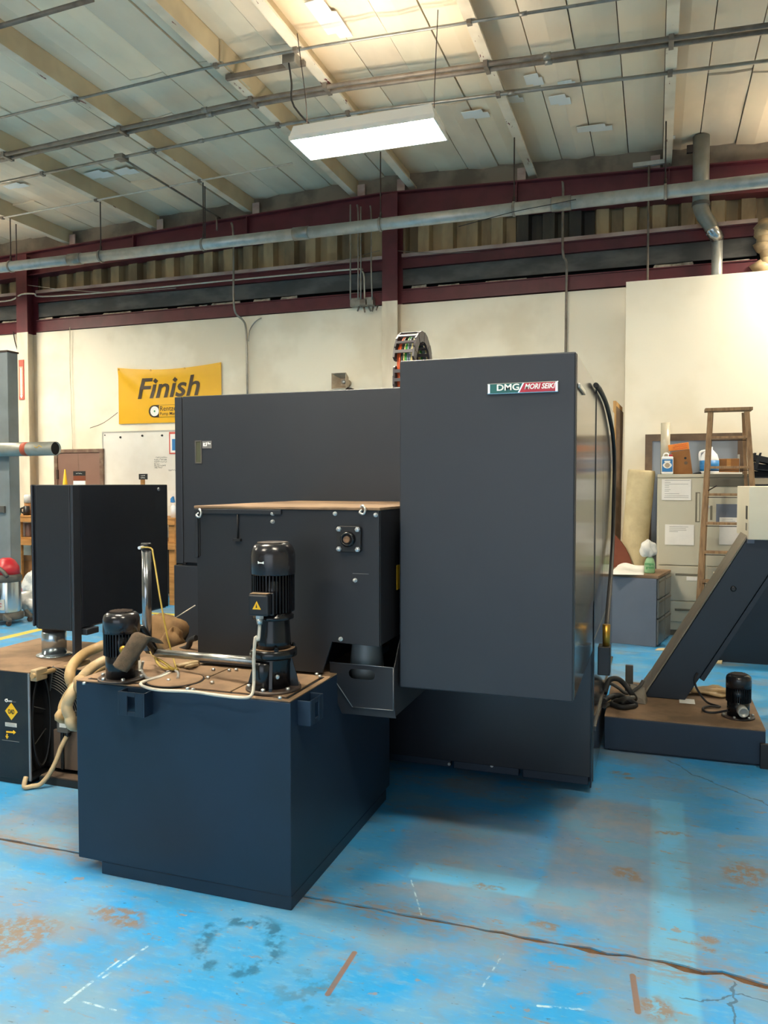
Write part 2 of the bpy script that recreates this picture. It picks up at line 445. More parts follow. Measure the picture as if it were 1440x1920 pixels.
    for a in ((-1.67, 2.05, -1.64, 2.24, .006), (-1.69, 2.04, -1.68, 2.15, .005), (-1.67, 1.93, -1.53, 1.93, .005), (-.91, 2.97, -.80, 2.74, .004), (-.32, 2.37, -.18, 2.40, .006), (-.5, 2.4, -.47, 2.6, .004), (-1.3, 1.93, -1.1, 1.97, .004), (-.9, 2.07, -.75, 2.1, .004)):
        ch = mx(ch, seg(*a))
    c = t.mix(mul(ch, mul(t.step(ragged, .42, .6), .75)), c, lin('bcd6de'))
    # dark scrub ring
    ex = t.math('SUBTRACT', xw, -1.345); ey = t.math('SUBTRACT', yw, 2.36)
    rr = t.math('SQRT', t.math('ADD', mul(ex, ex), mul(ey, ey)))
    ring = mul(t.step(t.math('ABSOLUTE', t.math('SUBTRACT', rr, .14)), .012, .045, 1, 0), t.step(dots, .42, .6))
    c = t.mix(mul(ring, .7), c, lin('27586f'))
    c = t.mix(mul(spot(-1.02, 2.2, .12, .1, .5), mul(t.step(dots, .45, .6), .5)), c, lin('456a7c'))
    # hairline cracks
    cr = mx(seg(.08, 4.77, .29, 4.5, .006, xw, yw), seg(.29, 4.5, .9, 3.95, .006, xw, yw))
    cr = mx(cr, mx(seg(.24, 2.68, .22, 2.4, .005, xw, yw), seg(.1, 2.56, .5, 2.68, .003, xw, yw)))
    c = t.mix(mul(cr, .7), c, lin('2c4a5c'))
    # yellow lane lines
    yl = mx(rect(-6.41, -6.29, 4.0, 7.6, .008, X, Y), rect(-6.4, -4.4, 8.08, 8.20, .01, X, Y))
    c = t.mix(mul(yl, .9), c, lin('d9c23a'))
    rough = t.math('ADD', t.step(mid, .4, .65, .30, .5), mul(grey, .15))
    t.set(c, rough); t.b.inputs['Specular IOR Level'].default_value = .35
    t.bump(t.math('ADD', fine, mul(dots, .5)), .12, .003)
    M['floor_paint'] = t.m
floor_material()
mat('joint_dirt', '6b4e36', 0.95, 0.0, '3d2c20', 20.0, 0.7, 0.5, 80)

FX0, FX1, FY0, FY1 = -13.0, 6.0, -7.0, 9.9
floor = box('floor', (FX0, FY0, -.16), (FX1, FY1, -.007), 'joint_dirt', kind='structure', label='worn blue painted concrete floor with a rusty joint', origin=(0, 0, 0))
def edge(y, amp, x0, x1, step=.06):
    n = int((x1 - x0) / step); pts = []
    for i in range(n + 1):
        x = x0 + (x1 - x0) * i / n
        w = 1.0 if -3.2 < x < 1.5 else .3
        grow = 1.0 + max(0, min(1, (x + .6) / 1.0)) * 3.0
        pts.append((x, y + amp * w * grow * (random.random() - .3)))
    return pts
def slab(front, back):
    poly = list(front) + list(reversed(back))
    m = MB(); m.hexa([(x, y, -.006) for x, y in poly], [(x, y, 0) for x, y in poly])
    m.build('slab', 'floor_paint', floor)
JY = 2.72
lo = [(x, y - .004) for x, y in edge(JY, -.011, FX0, FX1)]; hi = [(x, y + .004) for x, y in edge(JY, .009, FX0, FX1)]
slab([(FX0, FY0), (FX1, FY0)], [(FX0, -2.3), (FX1, -2.3)])
slab([(FX0, -2.29), (FX1, -2.29)], lo)
slab(hi, [(FX0, 7.75), (FX1, 7.75)])
slab([(FX0, 7.756), (FX1, 7.756)], [(FX0, FY1), (FX1, FY1)])

# ---------------------------------------------------------------- back wall
WY = 9.5
wb = thing('wall_back', (0, WY, 0), kind='structure', label='back gable wall, white lining below, bare metal sheet and maroon girts above')
def wl(name, a, b, m, bevel=0.0): return box(name, a, b, m, wb, bevel)
wl('lining', (FX0, WY, 0), (-8.96, WY + .12, 3.86), 'white_wall')
wl('lining', (-8.8, WY, 0), (-3.22, WY + .12, 3.855), 'white_wall')
wl('lining', (-3.06, WY, 0), (-.345, WY + .12, 3.85), 'white_wall')
wl('lining', (-8.97, WY + .03, 0), (-8.79, WY + .12, 3.85), 'white_wall')
wl('lining', (-3.23, WY + .03, 0), (-3.05, WY + .12, 3.85), 'white_wall')
wl('lining', (-.345, WY + .02, 0), (FX1, WY + .12, 3.84), 'white_wall')
wl('outer_skin', (FX0, WY + .24, 0), (FX1, WY + .30, 5.9), 'panel_gap')
# corrugated outer sheets between the rafter and the upper girt: one object each
sheet_w = .93
x = FX0 + .2; k = 0
while x < FX1 - .2:
    prof = []; per = sheet_w / 3
    for i in range(3):
        a = x + i * per
        prof += [(a, WY + .19), (a + .025, WY + .075), (a + .165, WY + .075), (a + .19, WY + .19)]
    prof += [(x + sheet_w - .004, WY + .19)]
    m = MB(); lo_ = [(px, py, 4.30) for px, py in prof]; hi_ = [(px, py, 5.2) for px, py in prof]
    n = len(prof); m.add(lo_ + hi_ + [(p[0], p[1] + .004, p[2]) for p in lo_ + hi_], [(i, i + 1, n + i + 1, n + i) for i in range(n - 1)] + [(2 * n + i + 1, 2 * n + i, 3 * n + i, 3 * n + i + 1) for i in range(n - 1)])
    dark = -1.35 < x + sheet_w / 2 < -.45
    m.build('metal_sheet', 'metal_sheet_dark' if dark else 'metal_sheet_tan', wb)
    x += sheet_w; k += 1
# girts, interrupted by the two columns
COLS = (-8.88, -3.14)
spans = [(FX0, COLS[0] - .1), (COLS[0] + .1, COLS[1] - .1), (COLS[1] + .1, 1.02), (1.10, FX1)]
def chan(x0, x1, z0, z1, m, y0, lip=.012, name='girt'):
    g = MB(); g.box((x0, y0 + .02, z0), (x1, y0 + .02 + lip, z1)); g.box((x0, y0, z1 - lip), (x1, WY + .2, z1)); g.box((x0, y0, z0), (x1, WY + .1, z0 + lip))
    g.build(name, m, wb)
for x0, x1 in spans:
    chan(x0, x1, 4.295, 4.43, 'maroon', WY - .02)
    box('girt_flange', (x0, WY - .03, 4.432), (x1, WY + .22, 4.475), 'girt_edge', wb)
    box('dark_band', (x0, WY + .03, 4.09), (x1, WY + .06, 4.293), 'dark_band', wb)
    chan(x0, x1, 3.862, 4.035, 'maroon', WY - .03)
# loose, flaking insulation showing in the slot above the lower girt
fl = MB(); xx = FX0
while xx < FX1:
    w = random.uniform(.12, .55); h = random.uniform(.02, .055)
    if random.random() < .75:
        fl.add([(xx, WY + .02, 4.035), (xx + w, WY + .02, 4.035), (xx + w * .97, WY + .04, 4.035 + h), (xx + w * .5, WY + .03, 4.035 + h * random.uniform(.5, 1)), (xx + w * .06, WY + .04, 4.035 + h),
                (xx, WY + .05, 4.035), (xx + w, WY + .05, 4.035), (xx + w * .97, WY + .06, 4.035 + h), (xx + w * .5, WY + .06, 4.035 + h), (xx + w * .06, WY + .06, 4.035 + h)],
               [(0, 1, 2, 3, 4), (9, 8, 7, 6, 5), (0, 5, 6, 1), (1, 6, 7, 2), (2, 7, 8, 3), (3, 8, 9, 4), (4, 9, 5, 0)])
    xx += w + random.uniform(.02, .2)
fl.build('insulation_flakes', 'flake_white', wb, kind='stuff')
# columns: H section, maroon above and painted white below
for cx, zs in ((COLS[0], 3.83), (COLS[1], 3.86)):
    for z0, z1, m in ((0, zs, 'column_white'), (zs, roof_z(cx) - .12, 'maroon')):
        g = MB(); g.box((cx - .10, WY - .20, z0), (cx + .10, WY - .185, z1)); g.box((cx - .10, WY + .02, z0), (cx + .10, WY + .035, z1)); g.box((cx - .008, WY - .185, z0), (cx + .008, WY + .02, z1))
        g.build('column', m, wb)
# gable rafter: I section following the roof slope on each side of the ridge
def sloped(name, x0, x1, ztop, h, y0, y1, m, parent):
    zz = lambda x: roof_z(x) + ztop
    xs = [x0, x1]
    MB().hexa([(x0, y0, zz(x0) - h), (x1, y0, zz(x1) - h), (x1, y1, zz(x1) - h), (x0, y1, zz(x0) - h)],
              [(x0, y0, zz(x0)), (x1, y0, zz(x1)), (x1, y1, zz(x1)), (x0, y1, zz(x0))]).build(name, m, parent)
for x0, x1 in ((FX0, XR), (XR, FX1)):
    sloped('rafter_web', x0, x1, -.072, .335, WY - .02, WY + .0, 'maroon', wb)
    sloped('rafter_flange', x0, x1, -.06, .016, WY - .10, WY + .10, 'maroon', wb)
    sloped('rafter_flange', x0, x1, -.395, .016, WY - .10, WY + .10, 'maroon', wb)
    sloped('eave_strip', x0, x1, .20, .26, WY + .05, WY + .1, 'eave_tan', wb)
box('stiffener', (XR + .10, WY - .1, 4.82), (XR + .12, WY, 5.2), 'maroon_dark', wb)
for gx in (-7.0, -5.2, -1.6, .1):
    box('stiffener', (gx, WY - .09, roof_z(gx) - .39), (gx + .012, WY, roof_z(gx) - .07), 'maroon', wb)
# purlin clips on top of the rafter
PX = [XR - .36 - 1.5 * i for i in range(6)] + [XR + .33 + 1.5 * i for i in range(6)]
for px in PX:
    s = 1 if px < XR else -1
    box('purlin_clip', (px + s * .03, WY - .06, roof_z(px) - .06), (px + s * .13, WY - .045, roof_z(px) + .1), 'girt_edge', wb)
# torn grey insulation and foam by the right end of the wall
fm = MB()
for i in range(9):
    c_ = pY(1432 + random.uniform(-6, 10), 425 + i * 13, WY + .0)
    fm.lathe([(.01, -.09), (.07 + random.random() * .05, -.05), (.09 + random.random() * .05, .02), (.03, .09)], c_, 8, (random.uniform(-.4, .4), -.2, 1))
fm.build('foam_lump', 'hose_pale', wb)
# proud partition on the right
wp = box('wall_partition', (pY(1172, 700, 9.19).x, 9.19, 0), (FX1, 9.25, pY(1280, 520, 9.19).z), 'partition_wall', kind='structure', label='white partition panel standing proud of the back wall')
# paint cracks / seams in the lining
cr = MB(); cr.tube([pY(608 / 3.6 + 0, 640 + 585 / 3.6, WY - .001), pY(700 / 3.6, 640 + 550 / 3.6, WY - .001), pY(795 / 3.6, 640 + 480 / 3.6, WY - .001)], .004, 5, 3)
cr.build('plaster_crack', 'window_frame_brown', wb)

# ---------------------------------------------------------------- other walls (out of frame)
box('wall_left', (FX0 - .1, FY0, 0), (FX0, FY1, 5.6), 'side_wall', kind='structure', label='pale side wall on the door side')
box('wall_right', (FX1, FY0, 0), (FX1 + .1, FY1, 5.6), 'side_wall', kind='structure', label='pale side wall on the cabinet side')
wr = thing('wall_rear', (0, FY0, 0), kind='structure', label='pale rear wall with a wide open bay door')
box('wall_panel', (FX0, FY0 - .1, 0), (-4.2, FY0, 5.6), 'side_wall', wr)
box('wall_panel', (3.2, FY0 - .1, 0), (FX1, FY0, 5.6), 'side_wall', wr)
box('lintel', (-4.2, FY0 - .1, 3.9), (3.2, FY0, 5.6), 'side_wall', wr)

# ---------------------------------------------------------------- ceiling
cl = thing('ceiling', (0, 0, 5.4), kind='structure', label='low gable roof lined with taped insulation between cream purlins')
CT = .19     # insulation underside above the purlin undersides
for x0, x1 in ((FX0, XR), (XR, FX1)):
    sloped('roof_deck', x0, x1, CT + .09, .05, FY0, FY1, 'seam_brown', cl)
# insulation strips between the purlins, each an object; a tear runs across near the gable
def strip(x0, x1, y0, y1, m):
    sag = random.uniform(-.012, .012)
    a = roof_z(x0) + CT + sag; b = roof_z(x1) + CT + sag; mid = (a + b) / 2 - random.uniform(.004, .022)
    n = 5; vs = []; fs = []
    xm = (x0 + x1) / 2
    ys = [y0 + (y1 - y0) * j / n for j in range(n + 1)]
    for j, y in enumerate(ys):
        d = random.uniform(-.006, .006)
        vs += [(x0, y, a + d), (xm, y, mid + d), (x1, y, b + d), (x1, y, b + .05), (x0, y, a + .05)]
    for j in range(n):
        for i in range(5): fs.append((j * 5 + i, j * 5 + (i + 1) % 5, (j + 1) * 5 + (i + 1) % 5, (j + 1) * 5 + i))
    fs += [(0, 1, 2, 3, 4), tuple(n * 5 + i for i in (4, 3, 2, 1, 0))]
    MB().add(vs, fs, False).build('insulation_panel', m, cl)
gap = .005
edges = sorted(PX + [XR])
edges = [FX0 + .02] + [e for e in edges if FX0 + .3 < e < FX1 - .3] + [FX1 - .02]
for e0, e1 in zip(edges[:-1], edges[1:]):
    n = max(1, round((e1 - e0) / .375))
    for i in range(n):
        x0 = e0 + (e1 - e0) * i / n + gap; x1 = e0 + (e1 - e0) * (i + 1) / n - gap
        tear = 7.86 + .12 * math.sin(x0 * 1.3) if x0 > XR + .3 else random.choice((6.4, 7.1, 8.4))
        mm = lambda: random.choice(('insulation', 'insulation', 'insulation_warm', 'insulation_green'))
        w = random.uniform(.004, .022) if x0 > XR + .3 else .003
        strip(x0, x1, tear + w, WY + .1, mm()); strip(x0, x1, 2.0, tear - w, mm()); strip(x0, x1, FY0, 1.994, mm())
def purlin(px):
    s = -1 if px < XR else 1            # flange turns down-slope
    z = roof_z(px); t = .004; h = CT + .01
    pw = thing('purlin', (px, 0, z)); pw.parent = cl; W[pw] = W[cl]; pw.location = (0, 0, 0)
    g = MB(); g.box((px, FY0 + .02, z), (px + s * t, WY + .12, z + h)); g.build('web', 'purlin_paint', pw)
    f = MB(); f.box((px, FY0 + .02, z - t), (px + s * .09, WY + .12, z)); f.box((px + s * .09, FY0 + .02, z - t), (px + s * .093, WY + .12, z + .022))
    f.build('flange', 'purlin_flange', pw)
for px in PX:
    if FX0 + .2 < px < FX1 - .2: purlin(px)
# splice sleeve on the purlin beside the ridge
sp_ = pRoof(412, 118)
box('purlin_splice', (XR - .355, sp_.y - .02, roof_z(XR - .36) + .005), (XR - .335, sp_.y + .5, roof_z(XR - .36) + .19), 'purlin_paint', cl)
# white tape patches
for (u, v, w, h) in ((1001, 148, .16, .20), (962, 185, .2, .13), (1050, 186, .2, .2), (1115, 239, .36, .15), (892, 213, .27, .17), (1062, 153, .16, .06), (186, 326, .3, .2), (237, 320, .26, .17), (30, 347, .3, .13), (618, 35, .2, .55), (1255, 285 - 30, .12, .12)):
    q = pRoof(u, v, CT - .02); a = math.atan(SL) * (-1 if q.x > XR else 1)
    poly = [(q.x - w / 2, q.y - h / 2), (q.x + w * .3, q.y - h / 2 - .02), (q.x + w * .32, q.y - h * .2), (q.x + w / 2, q.y - h * .18), (q.x + w / 2, q.y + h / 2), (q.x - w * .1, q.y + h * .5), (q.x - w * .12, q.y + h * .35), (q.x - w / 2, q.y + h * .36)]
    MB().hexa([(x_, y_, roof_z(x_) + CT - .034) for x_, y_ in poly], [(x_, y_, roof_z(x_) + CT - .028) for x_, y_ in poly]).build('tape_patch', 'tape_white', cl)

# ---------------------------------------------------------------- door and window in the back wall
d = thing('door_1', (-8.0, WY, 0), kind='structure', label='brown steel door with a darker frame beside the whiteboard')
box('door_leaf', (-8.40, WY - .045, .01), (-7.64, WY - .01, 2.045), 'door_brown', d, .004)
g = MB(); g.box((-8.46, WY - .06, 0), (-8.40, WY + .02, 2.10)); g.box((-7.64, WY - .06, 0), (-7.58, WY + .02, 2.10)); g.box((-8.40, WY - .06, 2.05), (-7.64, WY + .02, 2.10))
g.build('door_frame', 'door_frame', d)
box('hinge', (-8.415, WY - .066, 1.66), (-8.385, WY - .045, 1.80), 'dark_rod', d)
box('seam', (-8.03, WY - .048, .1), (-8.025, WY - .044, 2.03), 'door_frame', d)
w_ = thing('window_1', (.4, 9.19, 1), kind='structure', label='brown framed window with grey pane behind the lockers')
a = pY(1210, 815, 9.19); b = pY(1396, 905, 9.19)
g = MB(); fw = .075
g.box((a.x, 9.15, .2), (a.x + fw, 9.19, a.z)); g.box((b.x - fw, 9.15, .2), (b.x, 9.19, a.z)); g.box((a.x + fw, 9.15, a.z - fw), (b.x - fw, 9.19, a.z))
g.build('window_frame', 'window_frame_brown', w_)
box('pane', (a.x + fw, 9.172, .2), (b.x - fw, 9.18, a.z - fw), 'window_glass', w_)

# ================================================================== LAMPS
def high_bay(x, y, z, label, near_wire=True):
    t = thing('high_bay_light', (x, y, z), label, 'ceiling light', 'high-bay lights of the hall')
    w, l, h = .21, .605, .115
    g = MB(); g.hexa([(x - l, y - w, z + .012), (x + l, y - w, z + .012), (x + l, y + w, z + .012), (x - l, y + w, z + .012)], [(x - l + .03, y - w + .025, z + h), (x + l - .03, y - w + .025, z + h), (x + l - .03, y + w - .025, z + h), (x - l + .03, y + w - .025, z + h)])
    g.build('housing', 'lamp_white', t)
    f = MB(); f.box((x - l, y - w, z - .004), (x + l, y - w + .012, z + .03)); f.box((x - l, y + w - .012, z - .004), (x + l, y + w, z + .03)); f.box((x - l, y - w + .012, z - .004), (x - l + .012, y + w - .012, z + .03)); f.box((x + l - .012, y - w + .012, z - .004), (x + l, y + w - .012, z + .03))
    f.build('rim', 'lamp_white', t)
    box('diffuser', (x - l + .012, y - w + .012, z + .002), (x + l - .012, y + w - .012, z + .008), 'lamp_diffuser', t)
    for sx in (-1, 1):
        px = x + sx * (l - .06); ty = y - .04
        c = MB(); c.tube([(px, y, z + h), (px + .01, y - .02, z + .35), (px - .01 + sx * .05, ty, roof_z(px) - .004)], .004, 5, 4)
        c.build('chain', 'dark_rod', t)
    for sy in (-1, 1):
        box('added_uplight', (x - l + .1, y + sy * .09 - .035, z + h + .001), (x + l - .1, y + sy * .09 + .035, z + h + .004), 'added_uplight_glow', t)  # glowing strips added atop each housing, unseen from below, to brighten the ceiling
    return t
LX, LY, LZ = (-2.803 - 1.609) / 2, 6.0, 4.35
high_bay(LX, LY, LZ, 'lit white high-bay lamp hanging above the lathe')
for x_, y_, z_, lab in ((2.1, 8.75, LZ, 'lit high-bay lamp near the partition beyond the lockers'), (-9.2, 7.6, LZ, 'lit high-bay lamp beyond the steel post near the back wall'), (-8.0, 5.2, LZ, 'lit high-bay lamp over the shop vacuum corner'), (-8.0, 2.4, LZ, 'lit high-bay lamp over the aisle beside the oil cooler'),
                        (-2.75, 2.72, LZ, 'lit high-bay lamp above the coolant tank'), (-3.4, -.6, LZ, 'lit high-bay lamp over the open floor before the coolant tank'), (.4, .68, 4.88, 'lit high-bay lamp hung close under the roof before the electrical cabinet')):
    high_bay(x_, y_, z_, lab)
# ================================================================== THE LATHE
EX, EZ = Vector((1, 0, 0)), Vector((0, 0, 1))
BY = 4.05                                     # rear skin of the machine body
CYF = 3.1; CX0, CX1 = pY(749, 900, CYF).x, pY(1079, 900, CYF).x; CZ0, CZ1 = pY(1079, 1318, CYF).z, pY(1079, 659, CYF).z            # electrical cabinet
bl = pY(327, 743, BY).x; BTOP = 2.115
lathe_ = thing('turning_lathe', (-1.5, 5.0, 0), 'dark grey enclosed turning lathe with electrical cabinet and maker badge', 'machine')
L_ = lambda name, a, b, m='machine_paint', bevel=.004: box(name, a, b, m, lathe_, bevel)
L_('body', (bl + .03, BY + .02, .10), (CX1 - .004, 5.95, BTOP - .006), 'machine_paint_gloss')
zs = pY(340, 1058, BY).z
xg = pY(345, 900, BY).x
L_('corner_post', (bl, BY, zs + .004), (xg - .012, BY + .5, BTOP))
L_('rear_door', (xg + .004, BY - .015, zs + .012), (CX0 + .25, BY + .02, BTOP), 'machine_paint')
L_('door_gap', (xg - .012, BY + .006, zs), (xg + .004, BY + .02, BTOP - .01), 'panel_gap', 0)
wa, wb_ = pY(366, 826, BY - .015), pY(379, 869, BY - .015)
dw = MB(); dw.box((wa.x, BY - .019, wb_.z), (wa.x + .007, BY - .012, wa.z)); dw.box((wb_.x - .007, BY - .019, wb_.z), (wb_.x, BY - .012, wa.z)); dw.box((wa.x + .007, BY - .019, wa.z - .007), (wb_.x - .007, BY - .012, wa.z)); dw.box((wa.x + .007, BY - .019, wb_.z), (wb_.x - .007, BY - .012, wb_.z + .007))
lw = dw.build('sight_window', 'rubber_grey', lathe_)
mat('window_green', '4d5042', 0.2, 0.0, '3a3d36', 8.0, .6)
box('pane', (wa.x + .007, BY - .0155, wb_.z + .007), (wb_.x - .007, BY - .0145, wa.z - .007), 'window_green', lw)
sa, sb = pY(379.5, 827, BY - .016), pY(397, 840.5, BY - .016)
st = box('sticker', (sa.x, BY - .018, sb.z), (sb.x, BY - .0155, sa.z), 'print_grey', lathe_)
g = MB(); q = lambda fx, fz: (sa.x + (sb.x - sa.x) * fx, BY - .019, sb.z + (sa.z - sb.z) * fz)
for x0, z0, x1, z1 in ((.1, .3, .25, .75), (.25, .3, .5, .42), (.4, .42, .5, .8), (.22, .62, .34, .72), (.58, .55, .9, .68), (.6, .68, .68, .85)):
    a_, b_ = q(x0, z0), q(x1, z1); g.box(a_, (b_[0], a_[1] + .002, b_[2]))
g.build('pictogram', 'badge_white', st)
# lower rear panels
L_('lower_corner_panel', (pY(333, 1060, BY + .03).x, BY - .01, .30), (-1.9, BY + .04, zs - .006), 'machine_paint')
z_of = lambda u, v, y=4.1: pY(u, v, y).z
xs_ = [pY(u, 1430, 4.10).x for u in (690, 845, 851, 973.5, 980, 1104)]
L_('access_panel', (xs_[0] - .9, 4.10, .055), (xs_[1], 4.14, 1.0), 'tank_paint')
L_('access_panel', (xs_[2], 4.09, .055), (xs_[3], 4.14, 1.0), 'tank_paint')
L_('access_panel', (xs_[4], 4.095, .05), (xs_[5], 4.14, 1.0), 'tank_paint')
L_('corner_panel', (xs_[5] + .006, 4.085, .04), (CX1, 4.16, 1.0), 'tank_paint')
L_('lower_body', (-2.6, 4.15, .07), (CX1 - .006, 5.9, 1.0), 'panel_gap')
scr = MB(); scr.cyl((xs_[1] - .006, 4.088, .075), (xs_[1] - .006, 4.10, .075), .008, None, 10)
s0 = scr.build('screw', 'zinc_bolt', lathe_)
for dx, dz in ((.045, .03), (.235, .02)): share(s0, (dx, -.005, dz))
for fx in (-2.3, -1.4, -.5):
    for fy in (4.5, 5.6):
        f = MB(); f.lathe([(.07, 0), (.07, .02), (.03, .025), (.03, .10)], (fx, fy, 0), 12); f.build('levelling_foot', 'dark_rod', lathe_)
# right hand side skins (reflective)
def side(name, y0, y1, z0, z1, x=CX1, m='cabinet_side_paint'):
    return box(name, (x - .02, y0, z0), (x + .004, y1, z1), m, lathe_, .004)
side('side_panel', 4.16, 4.75, .80, BTOP - .002)
side('side_panel', 4.757, 5.25, .80, BTOP - .004)
side('side_panel', 5.257, 5.95, .80, BTOP - .006)
side('side_panel', 4.165, 5.95, .045, .793, CX1)
rail = MB(); rail.box((CX1 - .01, 4.2, .30), (CX1 + .014, 5.95, .33)); rail.build('side_rail', 'cabinet_side_paint', lathe_, .004)
# electrical cabinet
cabi = L_('electrical_cabinet', (CX0, CYF + .03, CZ0), (CX1, 4.16, CZ1), 'cabinet_side_paint', .006)
box('cabinet_door', (CX0, CYF, CZ0), (CX1 - .002, CYF + .027, CZ1), 'machine_paint', lathe_, .006)
la, lb = pX(1083, 718, CX1), pX(1094, 748, CX1)
lt = MB(); lt.box((CX1, la.y, lb.z + .015), (CX1 + .010, lb.y, la.z)); lt.build('door_latch', 'zinc_bolt', cabi, .004)
hp = MB(); a_, b_ = pY(890, 666, 3.9), pY(986, 660, 3.9)
hp.box((a_.x - .05, 3.7, CZ1), (b_.x - .05, 4.0, CZ1 + .011)); hp.build('top_hatch', 'machine_paint', cabi, .003)
hk = MB(); hk.cyl((-.70, 3.55, CZ1 - .001), (-.70, 3.55, CZ1 + .016), .018, None, 10); hk.build('cap_bolt', 'black_plastic', cabi)
th = MB(); a_ = pY(648, 730, 4.4); b_ = pY(727, 727, 4.4)
th.box((a_.x, 4.3, BTOP - .002), (b_.x, 4.6, BTOP + .012)); th.box((a_.x + .14, 4.36, BTOP + .012), (a_.x + .17, 4.40, BTOP + .022)); th.build('roof_hatch', 'machine_paint', lathe_, .003)
# badge
ba, bb = pY(914, 739, CYF), pY(1048, 715, CYF)
bz0, bz1 = pY(980, 738, CYF).z, pY(980, 717, CYF).z
bw = bb.x - ba.x
badge = box('maker_badge', (ba.x, CYF - .010, bz0), (bb.x, CYF - .001, bz1), 'badge_chrome', lathe_, .004)
tilt = .3 * (bz1 - bz0)
ix0, ix1, iz0, iz1 = ba.x + .012, bb.x - .012, bz0 + .004, bz1 - .004; ixm = ba.x + bw * .485
MB().prism([(ix0, iz0), (ixm - tilt, iz0), (ixm + tilt * .4, iz1), (ix0, iz1)], 'y', CYF - .0115, CYF - .009).build('green_field', 'badge_green', badge)
MB().prism([(ixm - tilt + .006, iz0), (ix1, iz0), (ix1, iz1), (ixm + tilt * .4 + .006, iz1)], 'y', CYF - .0115, CYF - .009).build('red_field', 'badge_red', badge)
TEXT_BOLD[0] = .022
MB().text('DMG', .034, (ix0 + .028, CYF - .0115, bz0 + .014), EX, EZ, .002, 0, .088).build('lettering', 'badge_white', badge)
MB().text('MORI SEIKI', .028, (ixm + .014, CYF - .0115, bz0 + .016), EX, EZ, .002, .28, .118).build('lettering', 'badge_white', badge)
TEXT_BOLD[0] = 0.0
# cable chain rising behind the cabinet
chx0 = pY(739, 700, 4.62).x; chx1 = chx0 + .135; chy = 4.62; chr_ = .185; chz = 2.34
chain = thing('cable_chain', (chx0, chy, BTOP)); chain.parent = lathe_; chain.location = Vector((chx0, chy, BTOP)) - W[lathe_]
path = [(chy, 2.02 + .0533 * i, 90) for i in range(6)] + [(chy + chr_ - chr_ * math.cos(R(a)), chz + chr_ * math.sin(R(a)), 90 - a) for a in range(18, 181, 18)] + [(chy + 2 * chr_, chz - .0533 * i, -90) for i in range(1, 7)]
lk0 = None
for i, (yy, zz, ang) in enumerate(path):
    for xx in (chx0, chx1 - .012):
        g = MB(); g.prism([(-.037, -.032), (.024, -.032), (.037, 0), (.024, .032), (-.037, .032), (-.045, 0)], 'x', 0, .012)
        g.xform(Matrix.Translation((xx + (.002 if i % 2 else 0), yy, zz)) @ Matrix.Rotation(R(ang), 4, 'X')); g.build('link', 'chain_link', chain)
    if i % 1 == 0:
        for off in (-.03, .03):
            g = MB(); g.box((chx0 + .010, -.010, off - .004), (chx1 - .010, .010, off + .004)); g.xform(Matrix.Translation((0, yy, zz)) @ Matrix.Rotation(R(ang), 4, 'X')); g.build('crossbar', 'chain_link', chain)
for i, m in enumerate(('cable_orange', 'cable_orange', 'cable_black', 'cable_yellow', 'cable_green', 'cable_grey', 'cable_grey', 'cable_yellow')):
    xx = chx0 + .022 + i * .0128
    o_ = (.012 if i % 3 == 0 else -.004)
    g = MB(); g.tube([(xx, yy + (o_ if ang > 80 else 0), zz + (-o_ if abs(ang) < 80 else 0)) for yy, zz, ang in path], .0072, 6, 1); g.build('cable', m, chain)
# black hose hugging the right hand skin
hs = MB(); pts = [pX(1117, 722, CX1 + .016), pX(1127, 735, CX1 + .02), pX(1139, 765, CX1 + .02), pX(1149, 815, CX1 + .022), pX(1152, 870, CX1 + .022), pX(1151, 930, CX1 + .024), pX(1149, 1010, CX1 + .03), pX(1145, 1080, CX1 + .04), pX(1141, 1130, CX1 + .05), pX(1137, 1178, CX1 + .06)]
hs.tube(pts, .013, 8, 4); hs.build('side_hose', 'rubber', lathe_)
e_ = pts[-1]
g = MB(); g.cyl(e_ + Vector((0, 0, .02)), e_ + Vector((0, 0, -.10)), .02, .018, 10); g.build('hose_fitting', 'gold', lathe_)
box('valve_block', (e_.x - .04, e_.y - .04, e_.z - .24), (e_.x + .022, e_.y + .05, e_.z - .09), 'black_plastic', lathe_, .005)

# ================================================================== COOLANT TANK
TX0, TX1, TY0, TY1, TZ = -2.235, -1.265, 2.60, 3.75, .795
tank = thing('coolant_tank', ((TX0 + TX1) / 2, 3.1, 0), 'dark navy coolant tank with dusty brown top carrying two pumps', 'tank')
T_ = lambda name, a, b, m='tank_paint', bevel=.004: box(name, a, b, m, tank, bevel)
T_('tank_body', (TX0, TY0, .055), (TX1, TY1, TZ - .006))
T_('plinth', (TX0 + .11, TY0 + .006, 0), (TX1 + .0 - .001, TY1 - .05, .054), 'tank_paint')
tb = TX0 + .006; te = TX1 - .006
T_('top_plate', (TX0, TY0, TZ - .006), (TX1, TY1, TZ), 'dusty_top', .002)
